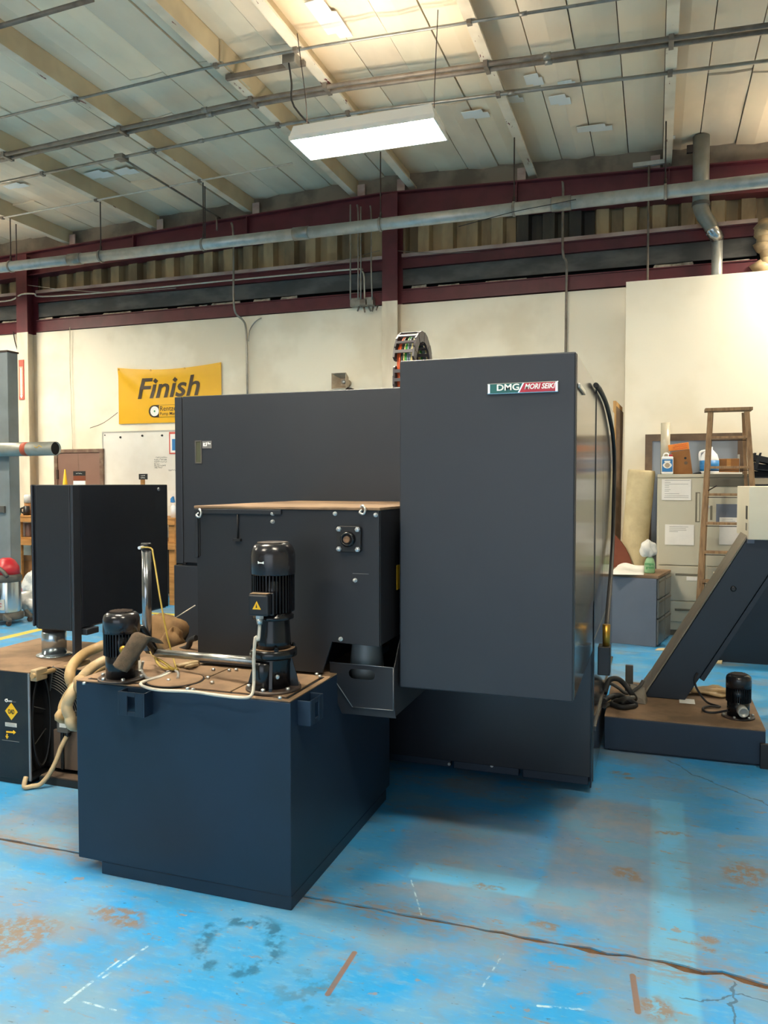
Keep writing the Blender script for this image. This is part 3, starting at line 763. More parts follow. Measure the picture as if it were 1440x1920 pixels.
# lid plates with dark joints between them
y_l = TY0 + .03
cuts = [(TX0 + .05, TX0 + .50), (TX0 + .508, TX0 + .70), (TX0 + .708, TX1 - .03)]
MB().box((TX0 + .04, y_l - .006, TZ), (TX1 - .022, 2.965, TZ + .0015)).build('lid_joint', 'panel_gap', tank)
for x0, x1 in cuts: T_('lid_plate', (x0, y_l, TZ + .001), (x1, 2.96, TZ + .006), 'dusty_top', .0015)
rc = pZ(328, 1275, TZ + .006); MB().lathe([(.118, 0), (.118, .002)], (rc.x, rc.y, TZ + .006), 32).build('cover_joint', 'panel_gap', tank)
MB().lathe([(.112, 0), (.112, .004), (.108, .006)], (rc.x, rc.y, TZ + .006), 32).build('round_cover', 'dusty_top', tank)
g = MB(); g.lathe([(.008, 0), (.008, .008), (.003, .010)], (0, 0, 0), 8)
b0 = None
for (u, v) in ((316, 1277), (390, 1272), (352, 1293), (362, 1295), (525, 1303 + 7), (600, 1270), (398, 1281), (488, 1263 + 3), (430, 1258), (443, 1257), (158, 1283), (400, 1290 - 33), (594, 1266)):
    q_ = pZ(u, v, TZ + .008)
    if not (TX0 < q_.x < TX1 and q_.y < 3.0): continue
    if b0 is None:
        b0 = g.xform(Matrix.Translation(q_)).build('bolt', 'zinc_bolt', tank); b0p = q_
    else: share(b0, q_ - b0p)
# lifting lugs: hollow brackets on the front and on the right face
def lug(c, right, out):
    right = Vector(right); out = Vector(out); c = Vector(c); h = .095; w = .062; d_ = .055; t_ = .007
    g = MB()
    def bx(r0, r1, o0, o1, z0, z1):
        P_ = lambda r, o, z: c + right * r + out * o + EZ * z
        g.hexa([P_(r0, o0, z0), P_(r1, o0, z0), P_(r1, o1, z0), P_(r0, o1, z0)], [P_(r0, o0, z1), P_(r1, o0, z1), P_(r1, o1, z1), P_(r0, o1, z1)])
    bx(-w, -w + t_, 0, d_, -h, 0); bx(w - t_, w, 0, d_, -h, 0); bx(-w + t_, w - t_, .0, d_, -t_, 0) if False else None
    # slotted face plate
    bx(-w + t_, -.018, d_ - t_, d_, -h, 0); bx(.018, w - t_, d_ - t_, d_, -h, 0); bx(-.018, .018, d_ - t_, d_, -.018, 0); bx(-.018, .018, d_ - t_, d_, -h, -h + .018)
    g.build('lifting_lug', 'tank_paint', tank, .002)
q_ = pY(237, 1300, TY0 - .055); lug((q_.x + .02, TY0, TZ - .012), (1, 0, 0), (0, -1, 0))
lug((TX1, 2.72, TZ - .012), (0, 1, 0), (1, 0, 0))

# ================================================================== CHIP CONVEYOR DISCHARGE HOUSING
VY = 2.985
va = pY(367, 948, VY); vx0 = va.x; vx1 = pY(712, 1000, VY).x; vz1 = va.z; vz0 = TZ + .012
conv = thing('chip_conveyor_housing', ((vx0 + vx1) / 2, 3.4, TZ), 'dark grey chip conveyor housing with bolts and bearing on the coolant tank', 'machine')
V_ = lambda name, a, b, m='conveyor_paint', bevel=.003: box(name, a, b, m, conv, bevel)
zlow = pY(640, 1206, VY).z; xcut = pY(608, 1200, VY).x + .045
xs2 = pY(610, 1210, VY).x
m_ = MB(); m_.prism([(vx0, vz0), (xs2 - .06, vz0), (xs2 - .06, zlow + .0), (vx1, zlow), (vx1, vz1 - .006), (vx0, vz1 - .006)], 'y', VY + .012, 4.02); m_.build('housing', 'conveyor_paint', conv)
xs2 = pY(610, 1210, VY).x
m_ = MB(); m_.prism([(vx0 + .004, vz0), (xs2 - .015, vz0), (xs2 + .03, pY(634, 1204, VY).z), (pY(641, 1204, VY).x, zlow), (vx1 - .002, zlow - .005), (vx1 - .002, vz1 - .012), (vx0 + .004, vz1 - .012)], 'y', VY, VY + .0125); m_.build('front_panel', 'conveyor_paint', conv, .002)
m_ = MB(); m_.box((vx0 - .004, VY - .010, vz1 - .012), (vx1 + .004, 4.02, vz1)); m_.build('top_cover', 'dusty_top', conv, .003)
xe = pY(529, 955, VY).x
V_('cover_lip', (vx0 - .004, VY - .011, vz1 - .035), (xe, VY - .001, vz1 - .0125))
zb_ = pY(370, 1045, VY).z
V_('left_flange', (vx0 - .002, VY - .010, zb_), (pY(373, 1000, VY).x, VY - .001, vz1 - .036), 'conveyor_paint', .002)
V_('flange_gap', (pY(373, 1000, VY).x, VY - .004, zb_ + .006), (pY(375.5, 1000, VY).x, VY - .0005, vz1 - .04), 'panel_gap', 0)
a_ = pY(445.5, 957, VY - .005); b_ = pY(445.5, 1012, VY - .005)
g = MB(); g.cyl((a_.x, VY - .006, vz1 - .035), (b_.x, VY - .006, b_.z), .004, None, 6); g.box((b_.x - .018, VY - .016, b_.z - .006), (b_.x + .018, VY, b_.z + .005)); g.build('hanger_rod', 'panel_gap', conv)
hexb = MB(); hexb.lathe([(.0095, 0), (.0095, .003), (.0075, .003), (.0075, .010), (.004, .012)], (0, 0, 0), 8, (0, -1, 0), False)
p0_ = None
for (u, v) in ((511.5, 963), (511.5, 978), (628.5, 963), (704.5, 965.5), (666, 1088), (639, 1198)):
    q_ = pY(u, v, VY - .001); q_ = Vector((q_.x, VY - .0005, q_.z))
    if p0_ is None: hb = hexb.xform(Matrix.Translation(q_)).build('bolt', 'zinc_bolt', conv); p0_ = q_
    else: share(hb, q_ - p0_)
# eye hooks
def hook(u, v, name='eye_hook'):
    q_ = pY(u, v, VY); g = MB()
    g.tube([(q_.x - .012, VY - .002, q_.z + .012), (q_.x - .004, VY - .02, q_.z + .020), (q_.x + .010, VY - .028, q_.z + .006), (q_.x + .004, VY - .03, q_.z - .014), (q_.x - .014, VY - .028, q_.z - .008), (q_.x - .006, VY - .022, q_.z + .004)], .0048, 7, 4)
    g.lathe([(.010, 0), (.010, .004)], (q_.x - .012, VY - .001, q_.z + .014), 10, (0, -1, 0)); g.build(name, 'zinc_bolt', conv)
hook(380, 963); hook(685, 957)
# flange bearing
q_ = pY(656, 1010.5, VY); bs = pY(679, 1010, VY).x - q_.x
bz_ = q_.z
def rrect(cx, cz, s, r, n=5):
    return [(cx + sx * (s - r) + r * math.cos(R(a0 + 90 * k / n)), cz + sz * (s - r) + r * math.sin(R(a0 + 90 * k / n))) for sx, sz, a0 in ((1, 1, 0), (-1, 1, 90), (-1, -1, 180), (1, -1, 270)) for k in range(n + 1)]
brg = MB().prism(rrect(q_.x, bz_, bs, .012), 'y', VY - .018, VY - .0005).build('flange_bearing', 'black_paint', conv, .003)
MB().lathe([(.032, 0), (.032, .012), (.028, .020), (.021, .021), (.021, .014), (.016, .014)], (q_.x, VY - .017, bz_), 24, (0, -1, 0)).build('bearing_ring', 'motor_black', brg)
mat('rusty_shaft', '8a6a50', .5, .5, '5a4232', 60, .7)
MB().cyl((q_.x, VY - .01, bz_), (q_.x, VY - .040, bz_), .0135, None, 16).build('shaft_end', 'rusty_shaft', brg)
nb = None
for sx in (-1, 1):
    for sz in (-1, 1):
        g = MB(); g.lathe([(.011, 0), (.011, .003), (.009, .003), (.009, .012), (.004, .013), (.004, .018)], (q_.x + sx * (bs - .013), VY - .018, bz_ + sz * (bs - .013)), 6, (0, -1, 0), False); g.build('nut', 'zinc_bolt', brg)
a_, b_ = pY(661, 1075, VY - .001), pY(691, 1075, VY - .001)
V_('scratch_line', (a_.x, VY - .0006, a_.z - .0015), (b_.x, VY + .0, a_.z + .0005), 'print_grey', 0)
# warning label on the right side of the housing
a_, b_ = pX(744, 1060, vx1 + .001), pX(749, 1104, vx1 + .001)
V_('warning_label', (vx1, min(a_.y, b_.y), b_.z), (vx1 + .0015, max(a_.y, b_.y) + .05, a_.z), 'yellow_label', 0)

# ================================================================== CHIP CHUTE TRAY
HY = 3.05
chute = thing('chip_chute_tray', (-1.1, 3.0, .70), 'dark grey sheet metal chip tray with hand slot beside the tank', 'tray')
P = lambda u, v: (pY(u, v, HY).x, pY(u, v, HY).z)
tl, tr_, br, bl_, ml = P(618, 1241), P(737.5, 1252), P(737.5, 1332), P(661, 1325.5), P(619, 1262)
# front plate with a real hand slot: outline and slot loop bridged
sl0, sl1 = P(653, 1253), P(703.5, 1276)
scx = [(sl0[0] + .022, sl1[0] - .022), ((sl0[1] + sl1[1]) / 2)]
rs = (sl0[1] - sl1[1]) / 2
slot = [(scx[0][1] + rs * math.cos(R(a)), scx[1] + rs * math.sin(R(a))) for a in range(-90, 91, 30)] + [(scx[0][0] + rs * math.cos(R(a)), scx[1] + rs * math.sin(R(a))) for a in range(90, 271, 30)]
outer = [tl, tr_, br, bl_, ml]
def holed(outer, hole, y0, y1):
    bm = bmesh.new()
    def loop(pts):
        vs = [bm.verts.new((p[0], y0, p[1])) for p in pts]; return [bm.edges.new((vs[i], vs[(i + 1) % len(vs)])) for i in range(len(vs))]
    es = loop(outer) + loop(hole)
    bmesh.ops.triangle_fill(bm, use_beauty=True, use_dissolve=False, edges=es)
    ret = bmesh.ops.extrude_face_region(bm, geom=bm.faces[:])
    for e in ret['geom']:
        if isinstance(e, bmesh.types.BMVert): e.co.y = y1
    bm.verts.index_update()
    m = MB(); m.add([v.co.copy() for v in bm.verts], [tuple(v.index for v in f.verts) for f in bm.faces]); bm.free(); return m
holed(outer, slot, HY, HY + .004).build('front_plate', 'conveyor_paint', chute)
mat('sheet_edge', '8d8f92', .4, .5)
def edge_strip(p, q, name='folded_edge', r=.0018):
    MB().tube([(p[0], HY - .001, p[1]), (q[0], HY - .001, q[1])], r, 6, 1).build(name, 'sheet_edge', chute)
edge_strip(tl, tr_); edge_strip(tr_, br); edge_strip(ml, bl_); edge_strip(bl_, br)
# sloping flange along the lower left and bottom, and the body going back under the cabinet
o1, o2, o3, o4 = P(606, 1262), P(640, 1338), P(741, 1348), P(741, 1333)
MB().prism([o1, ml, bl_, (br[0] + .005, br[1]), o3, o2], 'y', HY + .006, HY + .012).build('bottom_flange', 'conveyor_paint', chute)
yb = 3.9
def plate(pa, pb, th=.004, y0=HY + .013, y1=yb, name='side_plate'):
    dx, dz = pb[0] - pa[0], pb[1] - pa[1]; L = math.hypot(dx, dz); nx, nz = -dz / L * th, dx / L * th
    MB().prism([pa, pb, (pb[0] + nx, pb[1] + nz), (pa[0] + nx, pa[1] + nz)], 'y', y0, y1).build(name, 'conveyor_paint', chute)
tr2 = (tr_[0] + .004, P(740, 1206)[1])
MB().add([(tr_[0], HY + .005, tr_[1]), (tr_[0], HY + .005, br[1] - .03), (tr_[0], yb, br[1] - .03), (tr_[0], yb, tr2[1] - .01), (tr_[0], HY + .08, tr2[1]), (tr_[0] + .004, HY + .005, tr_[1]), (tr_[0] + .004, HY + .005, br[1] - .03), (tr_[0] + .004, yb, br[1] - .03), (tr_[0] + .004, yb, tr2[1] - .01), (tr_[0] + .004, HY + .08, tr2[1])],
         [(0, 1, 2, 3, 4), (9, 8, 7, 6, 5), (0, 5, 6, 1), (1, 6, 7, 2), (2, 7, 8, 3), (3, 8, 9, 4), (4, 9, 5, 0)]).build('side_plate', 'conveyor_paint', chute)
plate((o2[0] + .002, o2[1] + .006), (tr_[0], o3[1] + .006), name='floor_plate')
plate((ml[0] - .004, ml[1]), (bl_[0] - .004, bl_[1]), name='slope_plate')
# grey drop tube inside the tray
tz = zlow - .002
g = MB(); tcx = pY(688, 1220, 3.2).x; g.lathe([(.085, 0), (.075, .10), (.062, .24), (.060, .30)], (tcx, 3.2, .70), 24); g.build('drop_tube', 'post_grey', chute)

# ================================================================== PUMPS
def big_pump(base, label):
    x, y, z = base; t = thing('coolant_pump', base, label, 'pump')
    ppx = .00202                                            # metres per picture pixel at this distance
    B = lambda name, prof, m, n=32: MB().lathe(prof, base, n).build(name, m, t)
    B('base_plate', [(.108, 0), (.108, .008), (.10, .010)], 'motor_dusty')
    B('inlet_body', [(.066, .010), (.066, .10), (.070, .118), (.070, .126)], 'motor_black')
    for a in range(4):
        an = R(20 + 90 * a); g = MB(); g.prism([(.055, .010), (.098, .010), (.098, .022), (.072, .12), (.055, .12)], 'y', -.006, .006)
        g.xform(Matrix.Translation(base) @ Matrix.Rotation(an, 4, 'Z')); g.build('rib', 'motor_black', t)
    an0 = math.atan2(-y, -x)
    g = MB(); d_ = Vector((math.cos(an0 - .75), math.sin(an0 - .75), 0)); c_ = Vector(base) + d_ * .055
    g.lathe([(.042, 0.010), (.042, .108), (.036, .116)], c_, 20); g.build('outlet_boss', 'motor_black', t)
    MB().lathe([(.009, 0), (.009, .006), (.006, .012)], Vector(base) + Vector((math.cos(an0 + .2) * .068, math.sin(an0 + .2) * .068, .06)), 8, Vector((math.cos(an0 + .2), math.sin(an0 + .2), 0))).build('plug', 'zinc_bolt', t)
    B('flange', [(.088, .128), (.092, .132), (.092, .156), (.086, .160)], 'motor_black')
    B('flange_dust', [(.084, .1601), (.084, .1615)], 'dusty_top')
    for a in range(4):
        an = R(35 + 90 * a); MB().lathe([(.010, 0), (.010, .010), (.006, .010), (.006, .016)], (x + .078 * math.cos(an), y + .078 * math.sin(an), z + .159), 6, (0, 0, 1), False).build('flange_bolt', 'motor_black', t)
    B('lantern', [(.070, .161), (.068, .19), (.063, .27), (.063, .272)], 'motor_black')
    B('motor_foot', [(.070, .272), (.080, .276), (.080, .288), (.072, .292), (.072, .30)], 'motor_black')
    B('motor_core', [(.066, .30), (.066, .46)], 'motor_black')
    for a in range(40):
        an = 2 * math.pi * a / 40; g = MB(); g.box((.064, -.0016, .305), (.0835, .0016, .455)); g.xform(Matrix.Translation(base) @ Matrix.Rotation(an, 4, 'Z')); g.build('fin', 'motor_black', t)
    B('fan_cowl', [(.0855, .448), (.0865, .452), (.0865, .520), (.084, .538), (.076, .556), (.066, .566), (.060, .569)], 'fan_cowl')
    B('cowl_top', [(.060, .569), (.060, .5715), (.05, .5725)], 'motor_dusty')
    # terminal box facing the camera side
    f = Vector((-x * .55 - .45 * (x + .9), -1, 0)); f = Vector((.05, -1, 0)).normalized(); r_ = Vector((-f.y, f.x, 0)); c_ = Vector(base)
    def bx(name, r0, r1, o0, o1, z0, z1, m, par=t, bev=.004):
        Q = lambda r, o, h: c_ + r_ * r + f * o + EZ * h
        return MB().hexa([Q(r0, o0, z0), Q(r1, o0, z0), Q(r1, o1, z0), Q(r0, o1, z0)], [Q(r0, o0, z1), Q(r1, o0, z1), Q(r1, o1, z1), Q(r0, o1, z1)]).build(name, m, par, bev)
    so = .0
    bx('box_base', so - .048, so + .044, .05, .094, .30, .388, 'motor_black')
    tb_ = bx('terminal_box', so - .045, so + .036, .094, .128, .302, .384, 'black_plastic', t, .008)
    Q = lambda r, o, h: c_ + r_ * r + f * o + EZ * h
    bx('dust', so - .040, so + .030, .062, .124, .3845, .386, 'dusty_top', tb_, 0)
    MB().hexa([Q(so - .026, .1285, .328), Q(so + .008, .1285, .328), Q(so - .009, .1285, .359)], [Q(so - .026, .1295, .328), Q(so + .008, .1295, .328), Q(so - .009, .1295, .359)]).build('warning_triangle', 'yellow_label', tb_)
    MB().hexa([Q(so - .0125, .130, .334), Q(so - .0065, .130, .334), Q(so - .0095, .130, .350)], [Q(so - .0125, .1305, .334), Q(so - .0065, .1305, .334), Q(so - .0095, .1305, .350)]).build('bolt_sign', 'print_black', tb_)
    g = MB(); gc = Q(so - .008, .105, .302); g.cyl(gc, gc - EZ * .012, .016, None, 6, False); g.cyl(gc - EZ * .012, gc - EZ * .034, .013, .010, 12); g.build('cable_gland', 'zinc_bolt', t)
    lc = Q(-.012, .0868, .498)
    MB().text('WW', .020, lc - r_ * .018, r_, EZ, .001).build('maker_mark', 'badge_white', t) if False else None
    mk = MB(); Q2 = lambda r, h: Q(r, math.sqrt(max(.0874 ** 2 - r * r, 0)), h)
    mk.hexa([Q2(-.024, .494), Q2(-.016, .496), Q2(-.006, .496), Q2(.002, .494), Q2(.002, .504), Q2(-.006, .500), Q2(-.016, .500), Q2(-.024, .504)], [p_ + f * .001 for p_ in [Q2(-.024, .494), Q2(-.016, .496), Q2(-.006, .496), Q2(.002, .494), Q2(.002, .504), Q2(-.006, .500), Q2(-.016, .500), Q2(-.024, .504)]]); mk.build('maker_mark', 'badge_white', t)
    for a in range(6):
        an = an0 + R(-100 + 60 * a + 15); MB().lathe([(.009, 0), (.009, .010), (.004, .012)], (x + .094 * math.cos(an), y + .094 * math.sin(an), z + .009), 8).build('base_bolt', 'zinc_bolt', t)
    return t, gc - EZ * .034
pb = pZ(513, 1290, TZ + .006)
pump1, gland = big_pump(pb, 'tall glossy black pump with a terminal box and yellow warning triangle')
def small_pump(base, label, h=.245, r=.078, name='coolant_pump', cowl='fan_cowl'):
    x, y, z = base; t = thing(name, base, label, 'pump')
    B = lambda nm, prof, m, n=28: MB().lathe(prof, base, n).build(nm, m, t)
    B('base_plate', [(r * 1.30, 0), (r * 1.30, .007), (r * 1.26, .009)], 'motor_dusty')
    B('inlet_body', [(r * .88, .009), (r * .88, h * .36), (r * .8, h * .38)], 'motor_black')
    B('motor_core', [(r * .82, h * .36), (r * .82, h * .74)], 'motor_black')
    for a in range(36):
        an = 2 * math.pi * a / 36; g = MB(); g.box((r * .80, -.0016, h * .37), (r * .985, .0016, h * .73)); g.xform(Matrix.Translation(base) @ Matrix.Rotation(an, 4, 'Z')); g.build('fin', 'motor_black', t)
    B('fan_cowl', [(r * 1.0, h * .70), (r, h * .90), (r * .94, h * .955), (r * .80, h * .99), (r * .66, h)], cowl)
    B('cowl_grille', [(r * .64, h), (r * .64, h + .002)], 'black_void')
    for k in range(-3, 4):
        w_ = math.sqrt(max((r * .62) ** 2 - (k * r * .17) ** 2, 0)); g = MB(); g.box((x - w_, y + k * r * .17 - .003, z + h + .0015), (x + w_, y + k * r * .17 + .003, z + h + .005)); g.build('grille_bar', 'motor_dusty', t)
    for a in range(6):
        an = R(60 * a + 10); MB().lathe([(.008, 0), (.008, .010), (.004, .012)], (x + r * 1.15 * math.cos(an), y + r * 1.15 * math.sin(an), z + .008), 8).build('base_bolt', 'zinc_bolt', t)
    return t
sb_ = pZ(229, 1272, TZ + .006)
dist = math.hypot(sb_.x, sb_.y)
pump2 = small_pump(tuple(sb_), 'squat black pump with finned motor beside the beige hoses', h=.275, r=.073)
MB().lathe([(.016, 0), (.016, .012), (.008, .016)], Vector((sb_.x + .052, sb_.y - .058, sb_.z + .135)), 12, (.6, -.8, 0)).build('brass_plug', 'gold', pump2)

# pipe from the small pump to the big pump
z_p = pY(400, 1232, pb.y + .02).z
pa_ = pY(292, 1224, pb.y + .13); pb2 = Vector((pb.x - .08, pb.y + .015, z_p))
MB().tube([pa_, pb2], .0165, 14, 1).build('steel_pipe', 'steel', None, label='bare steel pipe joining the pumps above the tank top', cat='pipe')
# cable of the big pump
g = MB(); e0 = gland
g.tube([e0, e0 + Vector((-.004, -.004, -.06)), pY(479, 1195, e0.y - .008), pY(476, 1235, e0.y - .012), pY(476, 1280, e0.y - .012), pZ(471, 1304, TZ + .014), pZ(452, 1308, TZ + .012), pZ(410, 1304, TZ + .012), pZ(360, 1297, TZ + .013), pZ(300, 1294, TZ + .012), pZ(272, 1288, TZ + .012), pZ(265, 1280, TZ + .015), pZ(300, 1270, TZ + .012), pZ(318, 1262, TZ + .012)], .0062, 8, 5)
g.build('pump_cable', 'white_cable', None, label='white cable running from the tall pump across the tank top', cat='cable')
# beige hoses looping over the tank's left edge
def hose(pts, r, m, label, name='coolant_hose'):
    return MB().tube(pts, r, 12, 6).build(name, m, None, label=label, cat='hose', group='hoses over the tank edge')
hy = 3.02
hx = TX0 - .045
hose([pY(232, 1195, 3.35), pY(188, 1212, 3.30), pY(158, 1226, 3.22), pY(138, 1245, 3.12), pY(131, 1268, 3.06), pY(140, 1290, 3.03), pX(150, 1276, TX0 - .03), pX(148, 1300, TX0 - .04)], .026, 'hose_beige', 'upper beige hose bending from behind the squat pump')
hose([pY(236, 1222, 3.1), pY(196, 1238, 3.02), pY(165, 1258, 2.92), pX(140, 1292, TX0 - .05), pX(126, 1322, TX0 - .06), pX(131, 1342, TX0 - .05), pX(146, 1362, TX0 - .035), Vector((TX0 - .032, 2.98, .52)), Vector((TX0 - .032, 3.06, .40))], .023, 'hose_pale', 'thick pale hose sagging down the tank side')
hose([pY(240, 1232, 3.16), pY(200, 1248, 3.1), pY(170, 1268, 3.0), pX(138, 1290, TX0 - .11), pX(122, 1312, TX0 - .13), pX(116, 1332, TX0 - .13), pX(124, 1350, TX0 - .11), Vector((TX0 - .07, 3.12, .47))], .017, 'hose_beige', 'thin beige hose behind the sagging pale hose')
# dirty cloth strap bent over a small elbow
sy_ = sb_.y - .095
def strap_fn(a, b):
    cen = catmull([pY(272, 1198, sy_ + .03), pY(262, 1186, sy_ + .01), pY(249, 1188, sy_), pY(238, 1205, sy_ - .01), pY(222, 1230, sy_ - .02), pY(211, 1246, sy_ - .03)], 5)
    i = min(int(a * (len(cen) - 1) + .5), len(cen) - 1); p_ = cen[i]
    wd = .082 - .022 * a; side_ = Vector((.95, -.1, -.12 - .25 * a)).normalized()
    return p_ + side_ * wd * (b) + Vector((0, -1, 0)) * (.010 * math.sin(b * math.pi)) + Vector((0, 0, .003)) * random.uniform(-.4, .4)
m1 = MB().grid(strap_fn, 22, 6)
n0 = len(m1.v); m1.v += [p_ + Vector((.006, .014, -.006)) for p_ in m1.v]; m1.f += [tuple(i + n0 for i in reversed(f_)) for f_ in m1.f]; m1.sm += m1.sm
nu, nv = 22, 6
bd = [(i, i + 1) for i in range(nu)] + [(nv * (nu + 1) + i + 1, nv * (nu + 1) + i) for i in range(nu)] + [((j + 1) * (nu + 1), j * (nu + 1)) for j in range(nv)] + [(j * (nu + 1) + nu, (j + 1) * (nu + 1) + nu) for j in range(nv)]
for a_, b_ in bd: m1.f.append((a_, b_, b_ + n0, a_ + n0)); m1.sm.append(True)
m1.build('cloth_strap', 'strap_brown', None, label='dirty brown cloth strap draped over the squat pump pipe', cat='strap')
# small valve block and fittings behind the pump
g = thing('pipe_valve', (pa_.x, pa_.y, TZ), 'small dark pipe valve with white collar on the tank top', 'valve')
vx, vy = pa_.x - .06, pa_.y - .06
MB().lathe([(.030, 0), (.030, .02), (.022, .022), (.022, .05)], (vx, vy, TZ), 16).build('foot', 'white_label', g)
MB().lathe([(.020, .05), (.020, .10), (.028, .102), (.028, .13), (.018, .135), (.018, .20)], (vx, vy, TZ), 16).build('valve_body', 'motor_black', g)
MB().tube([(vx, vy, TZ + .17), (vx + .03, vy, TZ + .19), tuple(pa_)], .017, 10, 3).build('elbow', 'motor_black', g)
MB().lathe([(.02, 0), (.02, .014)], (vx, vy, TZ + .085), 12).build('collar', 'zinc_bolt', g)
# sight tube with black cap and yellow air line
sx_ = pY(274, 1018, 3.18)
stb = thing('sight_tube', (sx_.x, 3.18, TZ), 'upright clear sight tube with black cap on the tank', 'tube')
MB().lathe([(.0225, 0), (.0225, .50 + 0)], (sx_.x, 3.18, TZ), 18).build('tube', 'chrome_tube', stb)
zc = pY(274, 1018, 3.18).z
bpy.data.objects.remove(stb.children[0]) if False else None
MB().lathe([(.025, zc - TZ - .035), (.025, zc - TZ - .004), (.022, zc - TZ)], (sx_.x, 3.18, TZ), 18).build('cap', 'black_plastic', stb)
MB().cyl((sx_.x, 3.155, zc - .018), (sx_.x + .012, 3.11, zc - .018), .008, None, 8).build('fitting', 'zinc_bolt', stb)
MB().tube([(sx_.x + .010, 3.12, zc - .018), pY(283, 1028, 3.08), pY(288, 1045, 3.06), pY(300, 1120, 3.0), pY(313, 1190, 2.97), pY(326, 1238, 2.95), pZ(331, 1256, TZ + .02)], .004, 7, 5).build('air_line', 'yellow_tube', None, label='thin yellow air line dropping from the sight tube cap', cat='hose')
g = MB()
for i in range(5):
    s_ = Vector((random.uniform(-.02, .02), random.uniform(-.02, .02), 0))
    g.tube([pZ(331, 1256, TZ + .014) + s_ * .3, pZ(312, 1252, TZ + .02 + i * .004) + s_, pZ(300, 1243, TZ + .035 + i * .004) + s_, pZ(290, 1232, TZ + .05), pZ(282, 1222, TZ + .06)], .0042, 6, 4)
g.build('yellow_tubing', 'yellow_tube', None, label='bundle of short yellow tubes lying by the round cover', cat='hose')
g = MB(); g.tube([pZ(268, 1240, TZ + .06), pZ(266, 1258, TZ + .02), pZ(278, 1272, TZ + .012), pZ(300, 1268, TZ + .012), pZ(322, 1256, TZ + .016), pZ(334, 1262, TZ + .012), pZ(333, 1272, TZ + .012)], .006, 8, 5)
g.build('grey_cable', 'grey_cable', None, label='short grey cable looped beside the squat pump', cat='cable')
g = MB()
for k in range(5):
    g.tube([pZ(330 + 6 * k, 1248 + k, TZ + .012), pZ(350 + 3 * k, 1244 + k, TZ + .02 + .006 * (k % 2)), pY(372, 1240 + k * 2, VY - .02)], .007, 7, 4)
g.build('tube_bundle', 'hose_pale', None, label='bundle of pale tubes entering behind the conveyor housing', cat='hose')
# brown sacks slumped behind the tank
def lump(name, c, rx, ry, rz, m, label, cat, seed, group=None, rough=.22):
    rnd = random.Random(seed); ph = [rnd.uniform(0, 6.28) for _ in range(8)]
    def fn(a, b):
        th = a * 2 * math.pi; f_ = b * math.pi
        k = 1 + rough * (math.sin(3 * th + ph[0]) * math.sin(2 * f_ + ph[1]) + .6 * math.sin(7 * th + ph[2] + 3 * f_) * math.sin(f_) + .5 * math.sin(5 * f_ + ph[3] + 2 * th) * math.sin(f_))
        return Vector(c) + Vector((rx * k * math.sin(f_) * math.cos(th), ry * k * math.sin(f_) * math.sin(th), max(-rz * .9, rz * k * -math.cos(f_))))
    return MB().grid(fn, 26, 16).build(name, m, None, label=label, cat=cat, group=group)
lump('brown_sack', pY(308, 1185, 3.52) + Vector((0, 0, -.02)), .12, .10, .11, 'bag_brown', 'crumpled brown sack between sight tube and lathe', 'sack', 3)
lump('brown_sack', pY(325, 1200, 3.38) + Vector((0, 0, -.015)), .055, .06, .07, 'bag_brown', 'small knotted brown sack leaning on the larger sack', 'sack', 5)
g = MB(); g.tube([pY(322, 1222, 3.3), pY(340, 1218, 3.28), pY(353, 1212, 3.26), pY(358, 1200, 3.25), pY(368, 1196, 3.24)], .014, 8, 4); g.build('rubber_elbow', 'rubber', None, label='black rubber elbow hose against the conveyor housing', cat='hose')
MB().tube([pY(322, 1163, 3.6), pY(366, 1135, 3.6)], .003, 5, 1).build('white_strap', 'white_cable', None, label='taut white cord running up to the conveyor housing', cat='cord')

# ================================================================== MIST COLLECTOR CABINET + OIL COOLER
KX0, KX1, KY0, KY1, KZ = -3.72, -3.09, 3.244, 4.0, .605
cool = thing('oil_cooler', ((KX0 + KX1) / 2, 3.7, 0), 'black oil cooler box with round fan and yellow diamond sticker', 'cooler')
K_ = lambda name, a, b, m='black_paint', bevel=.004: box(name, a, b, m, cool, bevel)
DY = 3.40; BX1 = -2.66                                        # depth of the front duct, right end of the radiator body
mat('cooler_brown', '5f4e40', .7, 0, '4b3d33', 6, .6)
K_('front_panel', (KX0, KY0, .03), (KX1, KY0 + .012, KZ), 'black_paint', .003)
K_('duct_top', (KX0, KY0 + .012, KZ - .03), (KX1, DY, KZ - .004), 'black_paint', .002)
K_('duct_floor', (KX0, KY0 + .012, .03), (KX1, DY, .045), 'black_paint', .002)
K_('duct_left', (KX0, KY0 + .012, .045), (KX0 + .012, DY, KZ - .03), 'black_paint', 0)
K_('skid', (KX0 + .01, KY0 + .01, 0), (KX1 - .03, KY1, .03), 'black_paint', .002)
K_('top_panel', (KX0, KY0, KZ - .003), (KX1, KY1, KZ + .004), 'dusty_top', .003)
K_('top_panel', (KX1 + .001, DY - .01, KZ - .003), (BX1, KY1, KZ + .004), 'dusty_top', .003)
K_('radiator_body', (KX0, DY + .001, .05), (BX1, KY1, KZ - .004), 'black_paint', .004)
K_('side_cavity', (KX0 + .02, KY0 + .02, .05), (KX1 - .05, DY - .002, KZ - .035), 'black_void', 0)
